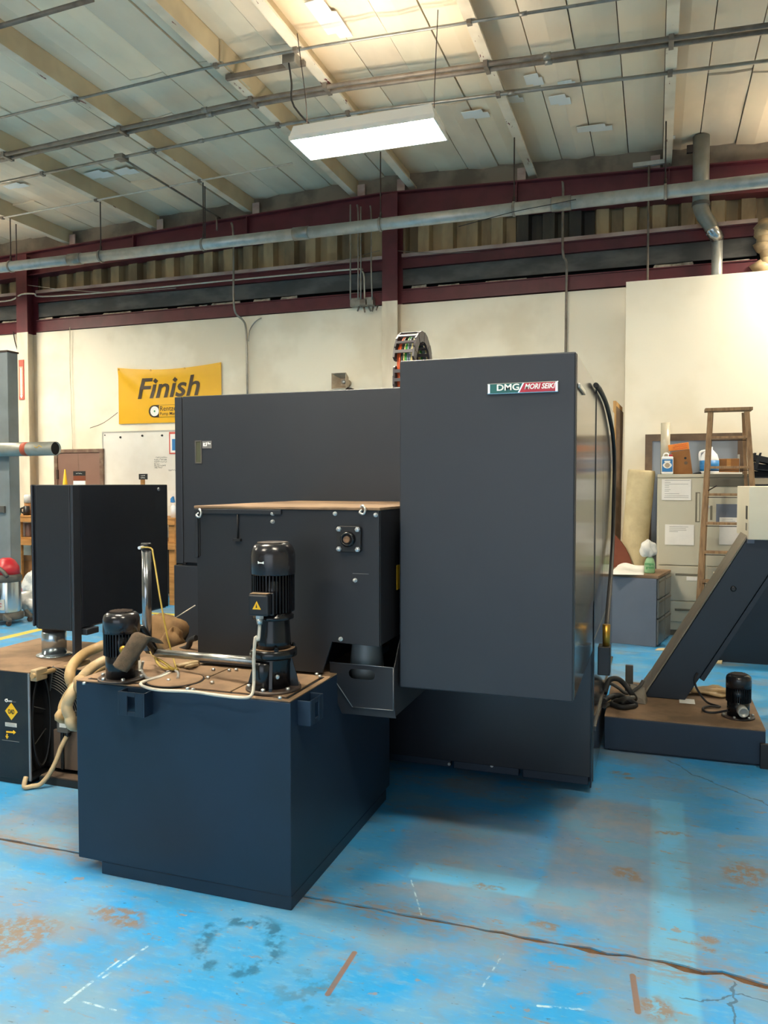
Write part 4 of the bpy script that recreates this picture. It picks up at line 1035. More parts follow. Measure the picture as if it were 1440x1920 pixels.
# open side of the duct: elliptical mouth, guard wires
my, mz = (KY0 + DY) / 2 + .012, .33
MB().tube([(KX1 - .006, my + .066 * math.cos(R(a)), mz + .245 * math.sin(R(a))) for a in range(0, 360, 12)], .007, 6, 1, True).build('duct_mouth', 'black_paint', cool)
for (z0, z1, y0, y1) in ((.415, .375, -.045, .045), (.20, .27, -.045, .045)):
    MB().tube([(KX1 - .02, my + y0, z0), (KX1 - .02, my + y1, z1)], .003, 6, 1).build('guard_wire', 'rubber_grey', cool)
K_('corner_tube', (KX1 - .008, KY0 - .003, .03), (KX1 + .004, KY0 + .006, KZ - .002), 'sheet_edge', .002)
# front of the radiator body: fan with concentric guard wires
gx, gz = pY(92, 1345, DY).x, .33
MB().lathe([(.262, 0), (.262, .003)], (gx, DY - .001, gz), 40, (0, -1, 0)).build('fan_recess', 'black_void', cool)
for k in range(9):
    rr_ = .17 + .014 * k
    pts = [(gx + rr_ * math.cos(R(a)), DY - .014, gz + rr_ * math.sin(R(a))) for a in range(-20, 100, 6)]
    pts = [p_ for p_ in pts if p_[0] > KX1 + .005]
    if len(pts) > 2: MB().tube(pts, .0022, 5, 1).build('guard_wire', 'rubber_grey', cool)
for a in (15, 50, 80):
    MB().tube([(gx + .15 * math.cos(R(a)), DY - .018, gz + .15 * math.sin(R(a))), (gx + .29 * math.cos(R(a)), DY - .018, gz + .29 * math.sin(R(a)))], .003, 5, 1).build('guard_spoke', 'rubber_grey', cool)
K_('lower_cover', (KX1 + .03, DY - .02, .06), (BX1 - .02, DY, .27), 'cooler_brown', .003)
K_('cover_rib', (pY(121, 1420, DY).x, DY - .03, .06), (pY(126, 1420, DY).x, DY - .02, .27), 'black_paint', .002)
K_('base_frame', (KX1 + .003, 3.30, 0), (BX1, DY + .05, .04), 'black_paint', .003)
K_('base_angle', (KX1 + .01, 3.305, .04), (BX1, DY - .03, .046), 'cooler_brown', .001)
ja, jb2 = pY(105.5, 1336, DY - .07), pY(127, 1376, DY - .07)
jb = K_('junction_box', (ja.x, DY - .07, jb2.z), (jb2.x, DY - .003, ja.z), 'rubber_grey', .005)
la2, lb2 = pY(111, 1343, DY - .071), pY(124, 1365, DY - .071)
box('label_plate', (la2.x, DY - .0715, lb2.z), (lb2.x, DY - .07, la2.z), 'white_label', jb)
MB().cyl(((ja.x + jb2.x) / 2 + .01, DY - .04, jb2.z + .002), ((ja.x + jb2.x) / 2 + .008, DY - .04, jb2.z - .025), .016, .014, 10).build('gland', 'black_plastic', jb)
MB().tube([((ja.x + jb2.x) / 2 + .008, DY - .04, jb2.z - .02), pY(115, 1400, DY - .07), pY(106, 1425, DY - .10), pY(92, 1452, DY - .13), pY(76, 1470, KY0 + .0), Vector((KX1 + .03, KY0 - .02, .016)), Vector((KX1 + .0, KY0 - .045, .018)), Vector((KX1 - .012, KY0 - .02, .06))], .0125, 10, 5).build('conduit_hose', 'hose_pale', cool)
# stickers on the front
fy = KY0 - .0015
fp = lambda u, v: (pY(u, v, KY0).x, pY(u, v, KY0).z)
cx_, cz_ = fp(21.5, 1334); hw = .042
dm = MB().prism([(cx_ - hw, cz_), (cx_, cz_ - hw * 1.1), (cx_ + hw, cz_), (cx_, cz_ + hw * 1.1)], 'y', fy, KY0).build('diamond_sticker', 'yellow_label', cool)
TEXT_BOLD[0] = .02
MB().text('OAD', .034, (cx_ - .021, fy, cz_ - .012), EX, EZ, .001, 0, .042).build('lettering', 'print_black', dm)
TEXT_BOLD[0] = 0
lx, lz = fp(10, 1315)
lg = MB(); lg.tube([(lx + .016, fy, lz + .014), (lx + .004, fy, lz + .012), (lx + .0, fy, lz + .005), (lx + .008, fy, lz - .001), (lx + .016, fy, lz + .002), (lx + .015, fy, lz + .009), (lx + .008, fy, lz + .008)], .0022, 6, 3)
lg.text('omi', .018, (lx + .020, fy, lz), EX, EZ, .001, .2); lg.build('maker_logo', 'badge_white', cool)
ln = MB().text('ndair', .013, (lx + .048, fy, lz), EX, EZ, .001, .1); ln.build('maker_logo', 'print_grey', cool)
a_, b_ = fp(10, 1354), fp(31.5, 1364); sl = box('white_sticker', (a_[0], fy, b_[1]), (b_[0], KY0, a_[1]), 'white_label', cool)
for k in range(4): box('print_line', (a_[0] + .004, fy - .0006, b_[1] + .004 + k * .0045), (b_[0] - .006 - .006 * (k % 2), fy, b_[1] + .0052 + k * .0045), 'print_grey', sl)
def arrow(u0, v0, u1, v1, w):
    p_, q2 = Vector(fp(u0, v0)), Vector(fp(u1, v1)); d2 = (q2 - p_).normalized(); n2 = Vector((-d2.y, d2.x)); h_ = q2 - d2 * w * 2
    poly = [p_ + n2 * w * .5, h_ + n2 * w * .5, h_ + n2 * w * 1.3, q2, h_ - n2 * w * 1.3, h_ - n2 * w * .5, p_ - n2 * w * .5]
    MB().prism([(a.x, a.y) for a in poly], 'y', fy, KY0).build('arrow_sticker', 'yellow_label', cool)
arrow(12, 1372, 30, 1373.5, .0085); arrow(13.5, 1376, 13.5, 1386, .0085)
a_, b_ = fp(4, 1389), fp(36, 1392); box('print_line', (a_[0], fy, b_[1]), (b_[0], KY0, b_[1] + .003), 'print_grey', cool)
# pedestal tube and collector cabinet above the cooler
pc = pZ(102, 1228, KZ + .004)
mist = thing('mist_collector', (pc.x, pc.y, KZ + .004), 'tall near-black mist collector cabinet on a steel spigot above the cooler', 'cabinet')
Q_ = lambda name, a, b, m='machine_paint_gloss', bevel=.005: box(name, a, b, m, mist, bevel)
MB().lathe([(.098, 0), (.098, .008), (.080, .012), (.066, .016)], (pc.x, pc.y, KZ + .004), 28).build('base_flange', 'steel_bright', mist)
MB().lathe([(.068, .016), (.068, .135), (.064, .14)], (pc.x, pc.y, KZ + .004), 28).build('spigot', 'steel_bright', mist)
MB().lathe([(.064, .14), (.064, .24)], (pc.x, pc.y, KZ + .004), 28).build('collar', 'black_paint', mist)
MY0 = pc.y - .16
ma, mb_ = pY(66, 909, MY0), pY(135, 1184, MY0)
mx0, mx1, mz0, mz1 = ma.x, mb_.x, mb_.z, pY(100, 909, MY0).z
yfar = pX(315, 1000, mx1 + .02).y
Q_('cabinet_body', (mx0 - .03, MY0 + .02, mz0), (mx1, yfar, mz1))
Q_('front_panel', (mx0, MY0, mz0), (mx1 - .004, MY0 + .019, mz1), 'conveyor_paint')
Q_('left_panel', (mx0 - .045, MY0 + .01, mz0 + .01), (mx0 - .032, yfar, mz1))
Q_('right_panel', (mx1 + .001, MY0 + .06, mz0 + .01), (mx1 + .020, yfar, mz1), 'machine_paint_gloss')
Q_('corner_leg', (mx1 + .001, MY0 - .004, KZ + .03), (mx1 + .020, MY0 + .055, mz1), 'machine_paint')
Q_('leg_bracket', (mx1 - .02, MY0 + .06, mz0 - .03), (mx1 + .05, MY0 + .16, mz0 + .005), 'machine_paint')
Q_('leg_foot', (mx1 - .012, MY0 - .004, KZ + .004), (mx1 + .03, MY0 + .06, KZ + .03), 'black_paint', .002)
ky = pX(297, 912, mx1 + .021); MB().lathe([(.012, 0), (.010, .006)], (mx1 + .020, yfar - .10, mz1 - .03), 12, (1, 0, 0)).build('shiny_plug', 'badge_chrome', mist)

MB().tube([pX(60, 1268, KX1 + .03), pX(95, 1258, KX1 + .035), pX(120, 1252, KX1 + .04), pY(146, 1247, 3.2), pY(165, 1240, 3.28)], .014, 10, 4).build('coolant_hose', 'hose_beige', None, label='short beige hose from the cooler fitting to the hose loops', cat='hose', group='hoses over the tank edge')
fb = pX(62, 1265, KX1 + .004); box('hose_fitting', (KX1 + .004, fb.y - .02, fb.z - .03), (KX1 + .045, fb.y + .06, fb.z + .03), 'hose_pale', None, .004, label='dirty square fitting on the side of the oil cooler', cat='fitting')
# ================================================================== PIPES AND CONDUITS UNDER THE ROOF
def roof_run(name, y, dzs, r, m, label, x0=-11.0, x1=4.0, clampx=(), cat='conduit', group='conduits strapped under the roof purlins'):
    t = thing(name, (XR, y, ZR), label, cat, group)
    for k, (dy, dz) in enumerate(dzs):
        xs = [x0] + [XR - .6, XR - .2, XR + .2, XR + .6] * (x0 < XR < x1) + [x1]
        g = MB(); g.tube([(x_, y + dy, roof_z(x_) - r + dz - .006 - (.012 if abs(x_ - XR) < .3 else 0)) for x_ in xs], r, 10, 1); g.build('tube', m, t)
    for px in PX:
        if x0 < px < x1:
            dy0 = min(d_[0] for d_ in dzs); dy1 = max(d_[0] for d_ in dzs); s = -1 if px < XR else 1
            cxp = px + s * .04
            g = MB(); g.box((cxp - .02, y + dy0 - r - .012, roof_z(cxp) - 2 * r - .014), (cxp + .02, y + dy1 + r + .012, roof_z(cxp) - .003)); g.build('strap', 'dark_conduit', t, .003)
    for cx in clampx:
        for dy, dz in dzs:
            g = MB(); zc_ = roof_z(cx) - r + dz - .006; g.cyl((cx - .03, y + dy, zc_), (cx + .03, y + dy, zc_), r * 1.35, None, 10); g.build('coupling', 'conduit_metal', t)
    return t
roof_run('conduit', 6.16, [(0, 0)], .012, 'conduit_metal', 'single thin conduit crossing the ceiling past the junction box', clampx=(-6.2, -1.0))
roof_run('conduit_pair', 6.84, [(-.045, 0), (.045, 0)], .021, 'dark_conduit', 'pair of thick brown conduits crossing the whole ceiling', clampx=(-4.2, -.9))
roof_run('conduit', 7.36, [(0, 0)], .016, 'conduit_metal', 'grey conduit with a square box, crossing the ceiling beyond the brown pair', clampx=(-4.6, -1.3))
roof_run('conduit', 8.27, [(0, 0)], .010, 'white_cable', 'slim pale conduit ending short over the wall beam', x1=-3.97)
roof_run('conduit', 5.0, [(0, 0)], .020, 'dark_conduit', 'brown conduit stub at the near end of the ceiling', x1=-4.05)
q_ = pRoof(228, 291)
box('junction_box', (q_.x - .06, 7.30, q_.z - .05), (q_.x + .05, 7.42, q_.z - .0005), 'conduit_metal', None, .004, label='small square box on the grey conduit', cat='junction box')
# branch conduit running back along the roof from that box
b1 = pRoof(235, 297); b2 = pRoof(430, 412)
MB().tube([(b1.x, 7.42, roof_z(b1.x) - .02), (b1.x, 9.30, roof_z(b1.x) - .02), (b1.x, 9.36, roof_z(b1.x) - .05), (b1.x, 9.37, 5.0)], .012, 8, 3).build('conduit', 'dark_conduit', None, label='brown branch conduit running from the square box to the wall beam', cat='conduit')
# strut and junction box above the lamp
jq = pRoof(543, 98)
t = thing('lamp_junction_box', (jq.x, 6.2, jq.z), 'grey junction box and strut from which the lamp hangs', 'junction box')
box('box_body', (jq.x - .06, 6.19, jq.z - .10), (jq.x + .06, 6.30, jq.z - .005), 'conduit_metal', t, .004)
s0_, s1_ = pRoof(418, 133), pRoof(570, 108)
MB().hexa([(s0_.x, 6.33, roof_z(s0_.x) - .055), (s1_.x, 6.33, roof_z(s1_.x) - .055), (s1_.x, 6.37, roof_z(s1_.x) - .055), (s0_.x, 6.37, roof_z(s0_.x) - .055)], [(s0_.x, 6.33, roof_z(s0_.x) - .015), (s1_.x, 6.33, roof_z(s1_.x) - .015), (s1_.x, 6.37, roof_z(s1_.x) - .015), (s0_.x, 6.37, roof_z(s0_.x) - .015)]).build('strut', 'dark_conduit', t)
MB().tube([(jq.x, 6.2, jq.z - .10), (jq.x + .05, 6.15, jq.z - .3), (jq.x + .12, 6.05, jq.z - .55), (LX - .40, 6.03, LZ + .085)], .008, 7, 4).build('power_cord', 'rubber', t)
# strap rail over the beam, right
q0, q1 = pRoof(1186, 292), pRoof(1246, 289)
MB().box((q0.x, 9.31, roof_z(0) - .05), (q1.x, 9.35, roof_z(0) - .005)).build('strut_rail', 'galvanised', None, label='short galvanised strut rail bolted under a purlin', cat='rail')
MB().tube([(q0.x + .17, 9.33, roof_z(0) - .05), (q0.x + .17, 9.33, 4.4), (q0.x + .17, 9.33, 3.3)], .012, 8, 3).build('drop_conduit', 'dark_conduit', None, label='dark drop conduit falling from the strut rail behind the partition', cat='conduit')

# sprinkler main
SY, SZ = 8.36, pY(720, 420, 8.36).z
spk = thing('sprinkler_main', (-3, SY, SZ), 'large galvanised pipe hung across the hall below the wall beam', 'pipe')
sx = [-11.2, -7.1, -3.9, -.95, 4.2]
for a_, b_ in zip(sx[:-1], sx[1:]): MB().cyl((a_ + .003, SY, SZ), (b_ - .003, SY, SZ), .066, None, 24).build('pipe_length', 'galvanised', spk)
for a_ in sx[1:-1]: MB().lathe([(.068, -.10), (.074, -.095), (.074, .095), (.068, .10)], (a_, SY, SZ), 24, (1, 0, 0)).build('coupling', 'conduit_metal', spk)
for hx_ in (-8.15, -6.70, -5.20, -2.93, -1.44, .06):
    MB().lathe([(.070, -.014), (.078, -.012), (.078, .012), (.070, .014)], (hx_, SY, SZ), 24, (1, 0, 0)).build('hanger_ring', 'conduit_metal', spk)
    MB().cyl((hx_, SY, SZ + .07), (hx_, SY, roof_z(hx_) - .004), .007, None, 8).build('hanger_rod', 'dark_rod', spk)
    MB().lathe([(.014, 0), (.014, .05), (.008, .06)], (hx_, SY, SZ + .075), 8).build('hanger_nut', 'dark_rod', spk)
for u, v0, v1 in ((384, 353, 428), (30, 418, 480)):
    q_ = pY(u, v0, 8.9); MB().cyl((q_.x, 8.9, roof_z(q_.x) + CT + .03), (q_.x, 8.9, 4.75), .007, None, 8).build('threaded_rod', 'dark_rod', None, label='bare threaded rod hanging behind the galvanised pipe', cat='rod', group='loose rods behind the galvanised pipe')

# conduits coming down the back wall
def wall_run(pts, r, m, label, name='wall_conduit', y=WY - .035, cat='conduit', group=None, sub=4):
    MB().tube([pY(u, v, y if len(p_) < 1 else p_[0]) for u, v, *p_ in pts], r, 8, sub).build(name, m, None, label=label, cat=cat, group=group)
wall_run([(434, 418, 9.30), (437, 432, 9.28), (438, 480, 9.28), (438, 560, 9.3), (442, 587, 9.35), (455, 600, 9.42), (461, 616, 9.46), (463, 670), (464, 745)], .014, 'conduit_metal', 'grey conduit kinked down the wall beside the yellow banner', cat='conduit')
wall_run([(466, 640), (468, 620), (478, 604), (490, 596)], .008, 'conduit_metal', 'faint painted conduit curving off the kinked one')
wall_run([(1053, 342, 9.28), (1056, 355, 9.28), (1055, 470, 9.28), (1062, 492, 9.33), (1062, 540, 9.44), (1060, 700)], .014, 'dark_conduit', 'brown conduit down the wall beside the partition', sub=3)
for i, (u, v0) in enumerate(((657, 384), (671.5, 384), (676.5, 388), (696, 386))):
    wall_run([(u - (2 if i % 2 else 0), v0, 9.30), (u, v0 + 20, 9.28), (u, 500, 9.28), (u + (2 if i > 2 else 0), 562, 9.36)], .010, 'conduit_metal', 'thin conduit in the cluster dropping to the wall boxes', group='conduits above the wall boxes', sub=3)
wall_run([(-30, 568, 9.44), (20, 563, 9.42), (40, 552, 9.26), (64, 551, 9.26), (80, 556, 9.44), (200, 548, 9.44), (480, 521, 9.44), (662, 505, 9.44), (676, 507, 9.44), (682.5, 518, 9.44), (683.5, 560, 9.42)], .011, 'white_cable', 'pale conduit following the upper girt and bending down to the wall boxes', sub=4)
wx = thing('wall_junction_boxes', tuple(pY(685, 590, 9.42)), 'cluster of grey junction boxes under the ridge column', 'junction box')
for (u0, v0, u1, v1, m) in ((657, 560, 675, 574, 'conduit_metal'), (675, 562, 689, 572, 'dark_conduit'), (686, 558, 700, 572, 'conduit_metal')):
    a_, b_ = pY(u0, v0, 9.38), pY(u1, v1, 9.38); box('box_body', (a_.x, 9.36, b_.z), (b_.x, 9.46, a_.z), m, wx, .004)
for i in range(5):
    q_ = pY(674 + i * 8.5, 578 + random.uniform(-2, 4), 9.40); MB().cyl(q_ + Vector((0, 0, .03)), q_ + Vector((random.uniform(-.02, .04), -.02, -.03)), .013, .010, 8).build('stub', 'dark_conduit', wx)
wall_run([(131, 614), (131, 700), (133, 735), (134, 780), (136, 842)], .006, 'column_white', 'painted wall cord running down to the brown door', cat='cord', sub=3)
wall_run([(25, 622, 9.46), (28, 640, 9.46), (34, 660, 9.46)], .008, 'dark_rod', 'short dark cord beside the column', cat='cord', sub=3)
# thin slack wires along the upper girt
g = MB(); g.tube([pY(48, 534, 9.40), pY(120, 543, 9.40), pY(220, 548, 9.42), pY(330, 540, 9.44)], .004, 5, 4); g.build('slack_wire', 'white_cable', None, label='slack pale wires along the girt by the door column', cat='wire')
g = MB(); g.tube([pY(562, 507, 9.42), pY(640, 488, 9.40), pY(712, 470, 9.34)], .004, 5, 4); g.tube([pY(742, 470, 9.34), pY(820, 475, 9.40), pY(900, 472, 9.42)], .004, 5, 4); g.build('slack_wire', 'dark_conduit', None, label='slack dark wires meeting at the ridge column', cat='wire')
g = MB(); g.tube([pY(860, 425, 8.25), pY(960, 398, 8.25), pY(1030, 384, 8.25), pY(1080, 374, 8.25)], .004, 5, 4); g.build('slack_wire', 'rubber', None, label='black wire draped over the galvanised pipe', cat='wire')

# exhaust vent, right
vy = 9.26
vt = thing('exhaust_vent', tuple(pY(1315, 520, vy)), 'dented grey exhaust duct with elbow dropping behind the partition', 'duct')
v0_, v1_, v2_ = pY(1315, 256, vy), pY(1314, 388, vy), pY(1331, 432, vy)
vr = pY(1331, 300, vy).x - pY(1315, 300, vy).x
v0_.z = max(v0_.z, roof_z(v0_.x) + .12)
MB().lathe([(vr, 0), (vr, (v0_ - v1_).length), (vr * .9, (v0_ - v1_).length), (vr * .9, .02)], v1_, 24, v0_ - v1_).build('upper_duct', 'pipe_grey', vt)
MB().lathe([(vr * 1.04, -.02), (vr * 1.08, -.015), (vr * 1.08, .015), (vr * 1.04, .02)], v1_ + Vector((0, 0, .03)), 24).build('band', 'rubber_grey', vt)
MB().tube([v1_ + Vector((0, 0, .05)), v1_, v1_ + Vector((.035, .01, -.10)), v2_ + Vector((0, 0.02, .07)), v2_ + Vector((.035, .03, -.02))], lambda a: vr * (1.0 - .18 * a), 18, 3).build('elbow', 'pipe_grey', vt)
v3_ = pY(1345, 440, 9.37)
mat('foil', 'c4c6c6', .25, .9, '8f9294', 20, .6, .4, 60)
MB().tube([v2_ + Vector((.01, .02, .03)), v2_ + Vector((.05, .04, -.03)), v3_ + Vector((0, 0, -.03))], vr * .84, 14, 3).build('foil_wrap', 'foil', vt)
MB().cyl(v3_, (v3_.x, v3_.y + .30, 3.80) if False else (v3_.x, v3_.y, 3.55), vr * .66, None, 20).build('lower_duct', 'galvanised', vt)
box('bracket', (v0_.x - vr - .06, vy - .02, roof_z(v0_.x) + .02), (v0_.x - vr + .01, vy + .02, roof_z(v0_.x) + .10), 'dark_rod', vt)

# ================================================================== ON THE BACK WALL
# banner
A_, B_, D_ = pY(221, 690, WY - .03), pY(414, 680, WY - .03), pY(224, 795, WY - .03)
bn = thing('finish_banner', (A_.x, WY - .03, D_.z), 'yellow vinyl banner reading Finish in dark italic letters', 'banner')
Wd, Hd = B_.x - A_.x, A_.z - D_.z
def ban(u, v, off=0.0):
    sag = -.10 * math.sin(math.pi * u) * (v ** 3) * .55
    diag = math.exp(-((u * 1.9 - (1 - v) * 1.15) / .12) ** 2) * .018 * max(0, 1 - 1.3 * u)
    top = .016 * math.sin(math.pi * u) * math.sin(v * 9) * v * v
    return Vector((A_.x + Wd * u, WY - .022 - diag - top - off, D_.z + Hd * v + sag))
m1 = MB().grid(lambda a, b: ban(a, b), 40, 20)
n0 = len(m1.v); m1.v += [p_ + Vector((0, .004, 0)) for p_ in m1.v]; m1.f += [tuple(i + n0 for i in reversed(f_)) for f_ in m1.f]; m1.sm += m1.sm
m1.build('vinyl_sheet', 'banner_yellow', bn)
TEXT_BOLD[0] = .016
fin = MB().text('Finish', .46, (0, 0, 0), EX, Vector((0, 1, 0)), .002, .26, 1.02)
par_ = list(range(len(fin.v)))
def root_(i):
    while par_[i] != i: i = par_[i]
    return i
for f_ in fin.f:
    for i in f_[1:]: par_[root_(i)] = root_(f_[0])
isl = {}
for i in range(len(fin.v)): isl.setdefault(root_(i), []).append(i)
ymax = max(p_.y for p_ in fin.v); dots_ = []; kill = set()
for ids in isl.values():
    if min(fin.v[i].y for i in ids) > .55 * ymax and max(fin.v[i].y for i in ids) - min(fin.v[i].y for i in ids) < .4 * ymax:
        xs_d = [fin.v[i].x for i in ids]; ys_d = [fin.v[i].y for i in ids]; dots_.append(((min(xs_d) + max(xs_d)) / 2, (min(ys_d) + max(ys_d)) / 2)); kill |= set(ids)
fin.f = [f_ for f_ in fin.f if f_[0] not in kill]; fin.sm = [False] * len(fin.f)
keep = [i for i in range(len(fin.v)) if i not in kill]; rem = {i: k for k, i in enumerate(keep)}
fin.v = [fin.v[i] for i in keep]; fin.f = [tuple(rem[i] for i in f_) for f_ in fin.f]
dots_ = sorted(set((round(a_, 3), round(b_, 3)) for a_, b_ in dots_))
for (cx_, cy_) in dots_:
    k_ = len(fin.v); fin.add([(cx_ - .042, cy_, 0), (cx_, cy_ - .045, 0), (cx_ + .042, cy_, 0), (cx_, cy_ + .045, 0), (cx_ - .042, cy_, .002), (cx_, cy_ - .045, .002), (cx_ + .042, cy_, .002), (cx_, cy_ + .045, .002)], [(3, 2, 1, 0), (4, 5, 6, 7), (0, 1, 5, 4), (1, 2, 6, 5), (2, 3, 7, 6), (3, 0, 4, 7)])
bm_ = bmesh.new(); vs_ = [bm_.verts.new(p_) for p_ in fin.v]
for f_ in fin.f:
    try: bm_.faces.new([vs_[i] for i in f_])
    except ValueError: pass
bmesh.ops.triangulate(bm_, faces=bm_.faces[:]); bmesh.ops.subdivide_edges(bm_, edges=[e_ for e_ in bm_.edges if e_.calc_length() > .05], cuts=3, use_grid_fill=True)
bmesh.ops.triangulate(bm_, faces=bm_.faces[:]); bm_.verts.index_update()
fin = MB().add([v_.co.copy() for v_ in bm_.verts], [tuple(v_.index for v_ in f_.verts) for f_ in bm_.faces]); bm_.free()
f0 = pY(258, 747, WY - .03)
fin.v = [(lambda uu, vv, w_: ban(uu, vv, .004 + w_))((f0.x - A_.x + p_.x) / Wd, (f0.z - D_.z + p_.y * .93 + .022 * p_.x) / Hd, p_.z) for p_ in fin.v]
fin.build('lettering', 'banner_ink', bn)
TEXT_BOLD[0] = .004
l0 = pY(279, 783, WY - .03); l1 = pY(279, 760, WY - .03); lh = l1.z - l0.z
tbx = MB().box((l0.x + .17, WY - .030, l0.z), (l0.x + .62, WY - .027, l0.z + lh)); tb1 = tbx.build('logo_plate', 'banner_ink', bn)
box('logo_field', (l0.x + .172, WY - .0315, l0.z + .004), (l0.x + .618, WY - .030, l0.z + lh - .004), 'banner_yellow', tb1)
r_ = lh / 2
MB().lathe([(r_, 0), (r_, .004)], (l0.x + r_, WY - .027, l0.z + r_), 28, (0, -1, 0)).build('logo_disc', 'banner_ink', bn)
MB().box((l0.x + r_, WY - .031, l0.z), (l0.x + .172, WY - .0275, l0.z + lh)).build('logo_block', 'banner_ink', bn)
MB().lathe([(r_ * .82, 0), (r_ * .82, .001)], (l0.x + r_ * 1.15, WY - .0318, l0.z + r_), 14, (0, -1, 0)).build('logo_rotor', 'badge_white', bn)
MB().lathe([(r_ * .16, 0), (r_ * .16, .001)], (l0.x + r_ * 1.15, WY - .033, l0.z + r_), 8, (0, -1, 0)).build('logo_hub', 'label_green', bn)
MB().text('Rentzel', .098, (l0.x + .19, WY - .0325, l0.z + .088), EX, EZ, .001).build('logo_lettering', 'banner_ink', bn)
MB().text('Pump Manuf', .062, (l0.x + .19, WY - .0325, l0.z + .028), EX, EZ, .001).build('logo_lettering', 'banner_ink', bn)
TEXT_BOLD[0] = 0
gm = None
for uu, vv in ((.012, .97), (.33, .985), (.66, .985), (.985, .97)):
    MB().lathe([(.014, 0), (.014, .004)], ban(uu, vv, .001), 10, (0, -1, 0)).build('grommet', 'gold', bn)
# whiteboard
wa_, wb2 = pY(194, 812, WY - .02), pY(360, 930, WY - .02)
wbd = thing('whiteboard', (wa_.x, WY - .02, 1.4), 'white marker board with a faint handwritten note under the banner', 'whiteboard')
bx1 = wa_.x + 2.2; bz1_ = wa_.z; bz0_ = bz1_ - 1.22
box('board', (wa_.x, WY - .025, bz0_), (bx1, WY - .002, bz1_), 'board_white', wbd)
g = MB()
for a_, b_ in (((wa_.x - .02, WY - .03, bz0_ - .02), (bx1 + .02, WY - .003, bz0_)), ((wa_.x - .02, WY - .03, bz1_), (bx1 + .02, WY - .003, bz1_ + .02)), ((wa_.x - .02, WY - .03, bz0_), (wa_.x, WY - .003, bz1_)), ((bx1, WY - .03, bz0_), (bx1 + .02, WY - .003, bz1_))): g.box(a_, b_)
g.build('frame', 'frame_alu', wbd)
for u, v in ((226, 820), (267, 817), (304, 816.5), (197, 816)):
    q_ = pY(u, v, WY - .026); MB().lathe([(.016 if u > 200 else .008, 0), (.014 if u > 200 else .008, .012)], (q_.x, WY - .025, q_.z), 12, (0, -1, 0)).build('magnet', 'black_plastic', wbd)
# handwritten, illegible lines
for k, (u0, u1, v) in enumerate(((292, 314, 858), (289, 313, 862), (289, 313, 866), (289, 300, 870), (289, 311, 873.5), (290, 305, 877), (316, 330, 882))):
    g = MB(); n_ = int((u1 - u0) * 2.2); pts = []
    for i in range(n_):
        if random.random() < .16 and len(pts) > 2: g.tube(pts, .0016, 4, 1); pts = []
        q_ = pY(u0 + (u1 - u0) * i / n_, v - .25 * (i / n_), WY - .026); pts.append(q_ + Vector((0, 0, random.uniform(-.011, .014))))
    if len(pts) > 2: g.tube(pts, .0016, 4, 1)
    g.build('handwriting', 'print_grey', wbd)
# red-edged notice on the board
a_, b_ = pY(317, 810, WY - .03), pY(350, 851, WY - .03)
nt = thing('red_notice', (a_.x, WY - .03, b_.z), 'white notice with a red border pinned to the whiteboard', 'notice')
box('border', (a_.x, WY - .032, b_.z), (b_.x, WY - .0265, a_.z), 'sign_red', nt)
box('page', (a_.x + .02, WY - .034, b_.z + .02), (b_.x - .02, WY - .032, a_.z - .03), 'paper', nt)
box('picture', (a_.x + .05, WY - .035, b_.z + .05), (b_.x - .05, WY - .034, a_.z - .1), 'label_blue', nt)
# fire sign on the column
a_, b_ = pY(35, 675, 9.29), pY(45.5, 749, 9.29)
fs = thing('arrow_sign', (a_.x, 9.29, b_.z), 'narrow red sign with a down arrow on the column', 'sign')
box('plate', (a_.x, 9.285, b_.z), (b_.x, 9.298, a_.z), 'sign_red', fs)
box('panel', (a_.x + .015, 9.284, b_.z + .07), (b_.x - .015, 9.285, a_.z - .10), 'horn_beige', fs)
cx_ = (a_.x + b_.x) / 2
MB().prism([(cx_ - .010, a_.z - .12), (cx_ - .010, b_.z + .06), (cx_ - .026, b_.z + .06), (cx_, b_.z + .015), (cx_ + .026, b_.z + .06), (cx_ + .010, b_.z + .06), (cx_ + .010, a_.z - .12)], 'y', 9.282, 9.284).build('arrow', 'badge_white', fs)
# horn speaker
hq = pY(635, 714, 9.2)
hn = thing('horn_speaker', tuple(pY(640, 727, 9.3)), 'small beige square horn speaker on the back wall', 'speaker')
s_ = .10; g = MB(); oc = hq; ic = hq + Vector((.02, .13, .0))
def sq(c_, s_, y_=0): return [c_ + Vector((-s_, 0, -s_)), c_ + Vector((s_, 0, -s_)), c_ + Vector((s_, 0, s_)), c_ + Vector((-s_, 0, s_))]
g.rings([sq(oc, .10), sq(oc, .093), sq(ic, .045)], False, False); g.add(sq(ic, .046) , [(0, 1, 2, 3)]); g.rings([sq(oc, .10), sq(ic + Vector((0, .012, 0)), .058)], False, False)
g.build('horn', 'horn_beige', hn)
MB().lathe([(.030, 0), (.022, .02), (.006, .024)], ic + Vector((0, -.004, 0)), 14, (0, -1, 0)).build('driver_cone', 'zinc_bolt', hn)
MB().cyl(ic + Vector((0, .012, 0)), (ic.x + .01, WY - .06, ic.z - .01), .05, None, 14).build('driver_body', 'horn_beige', hn)
MB().box((ic.x + .03, ic.y - .02, ic.z - .11), (ic.x + .07, WY, ic.z - .07)).build('bracket', 'dark_rod', hn)

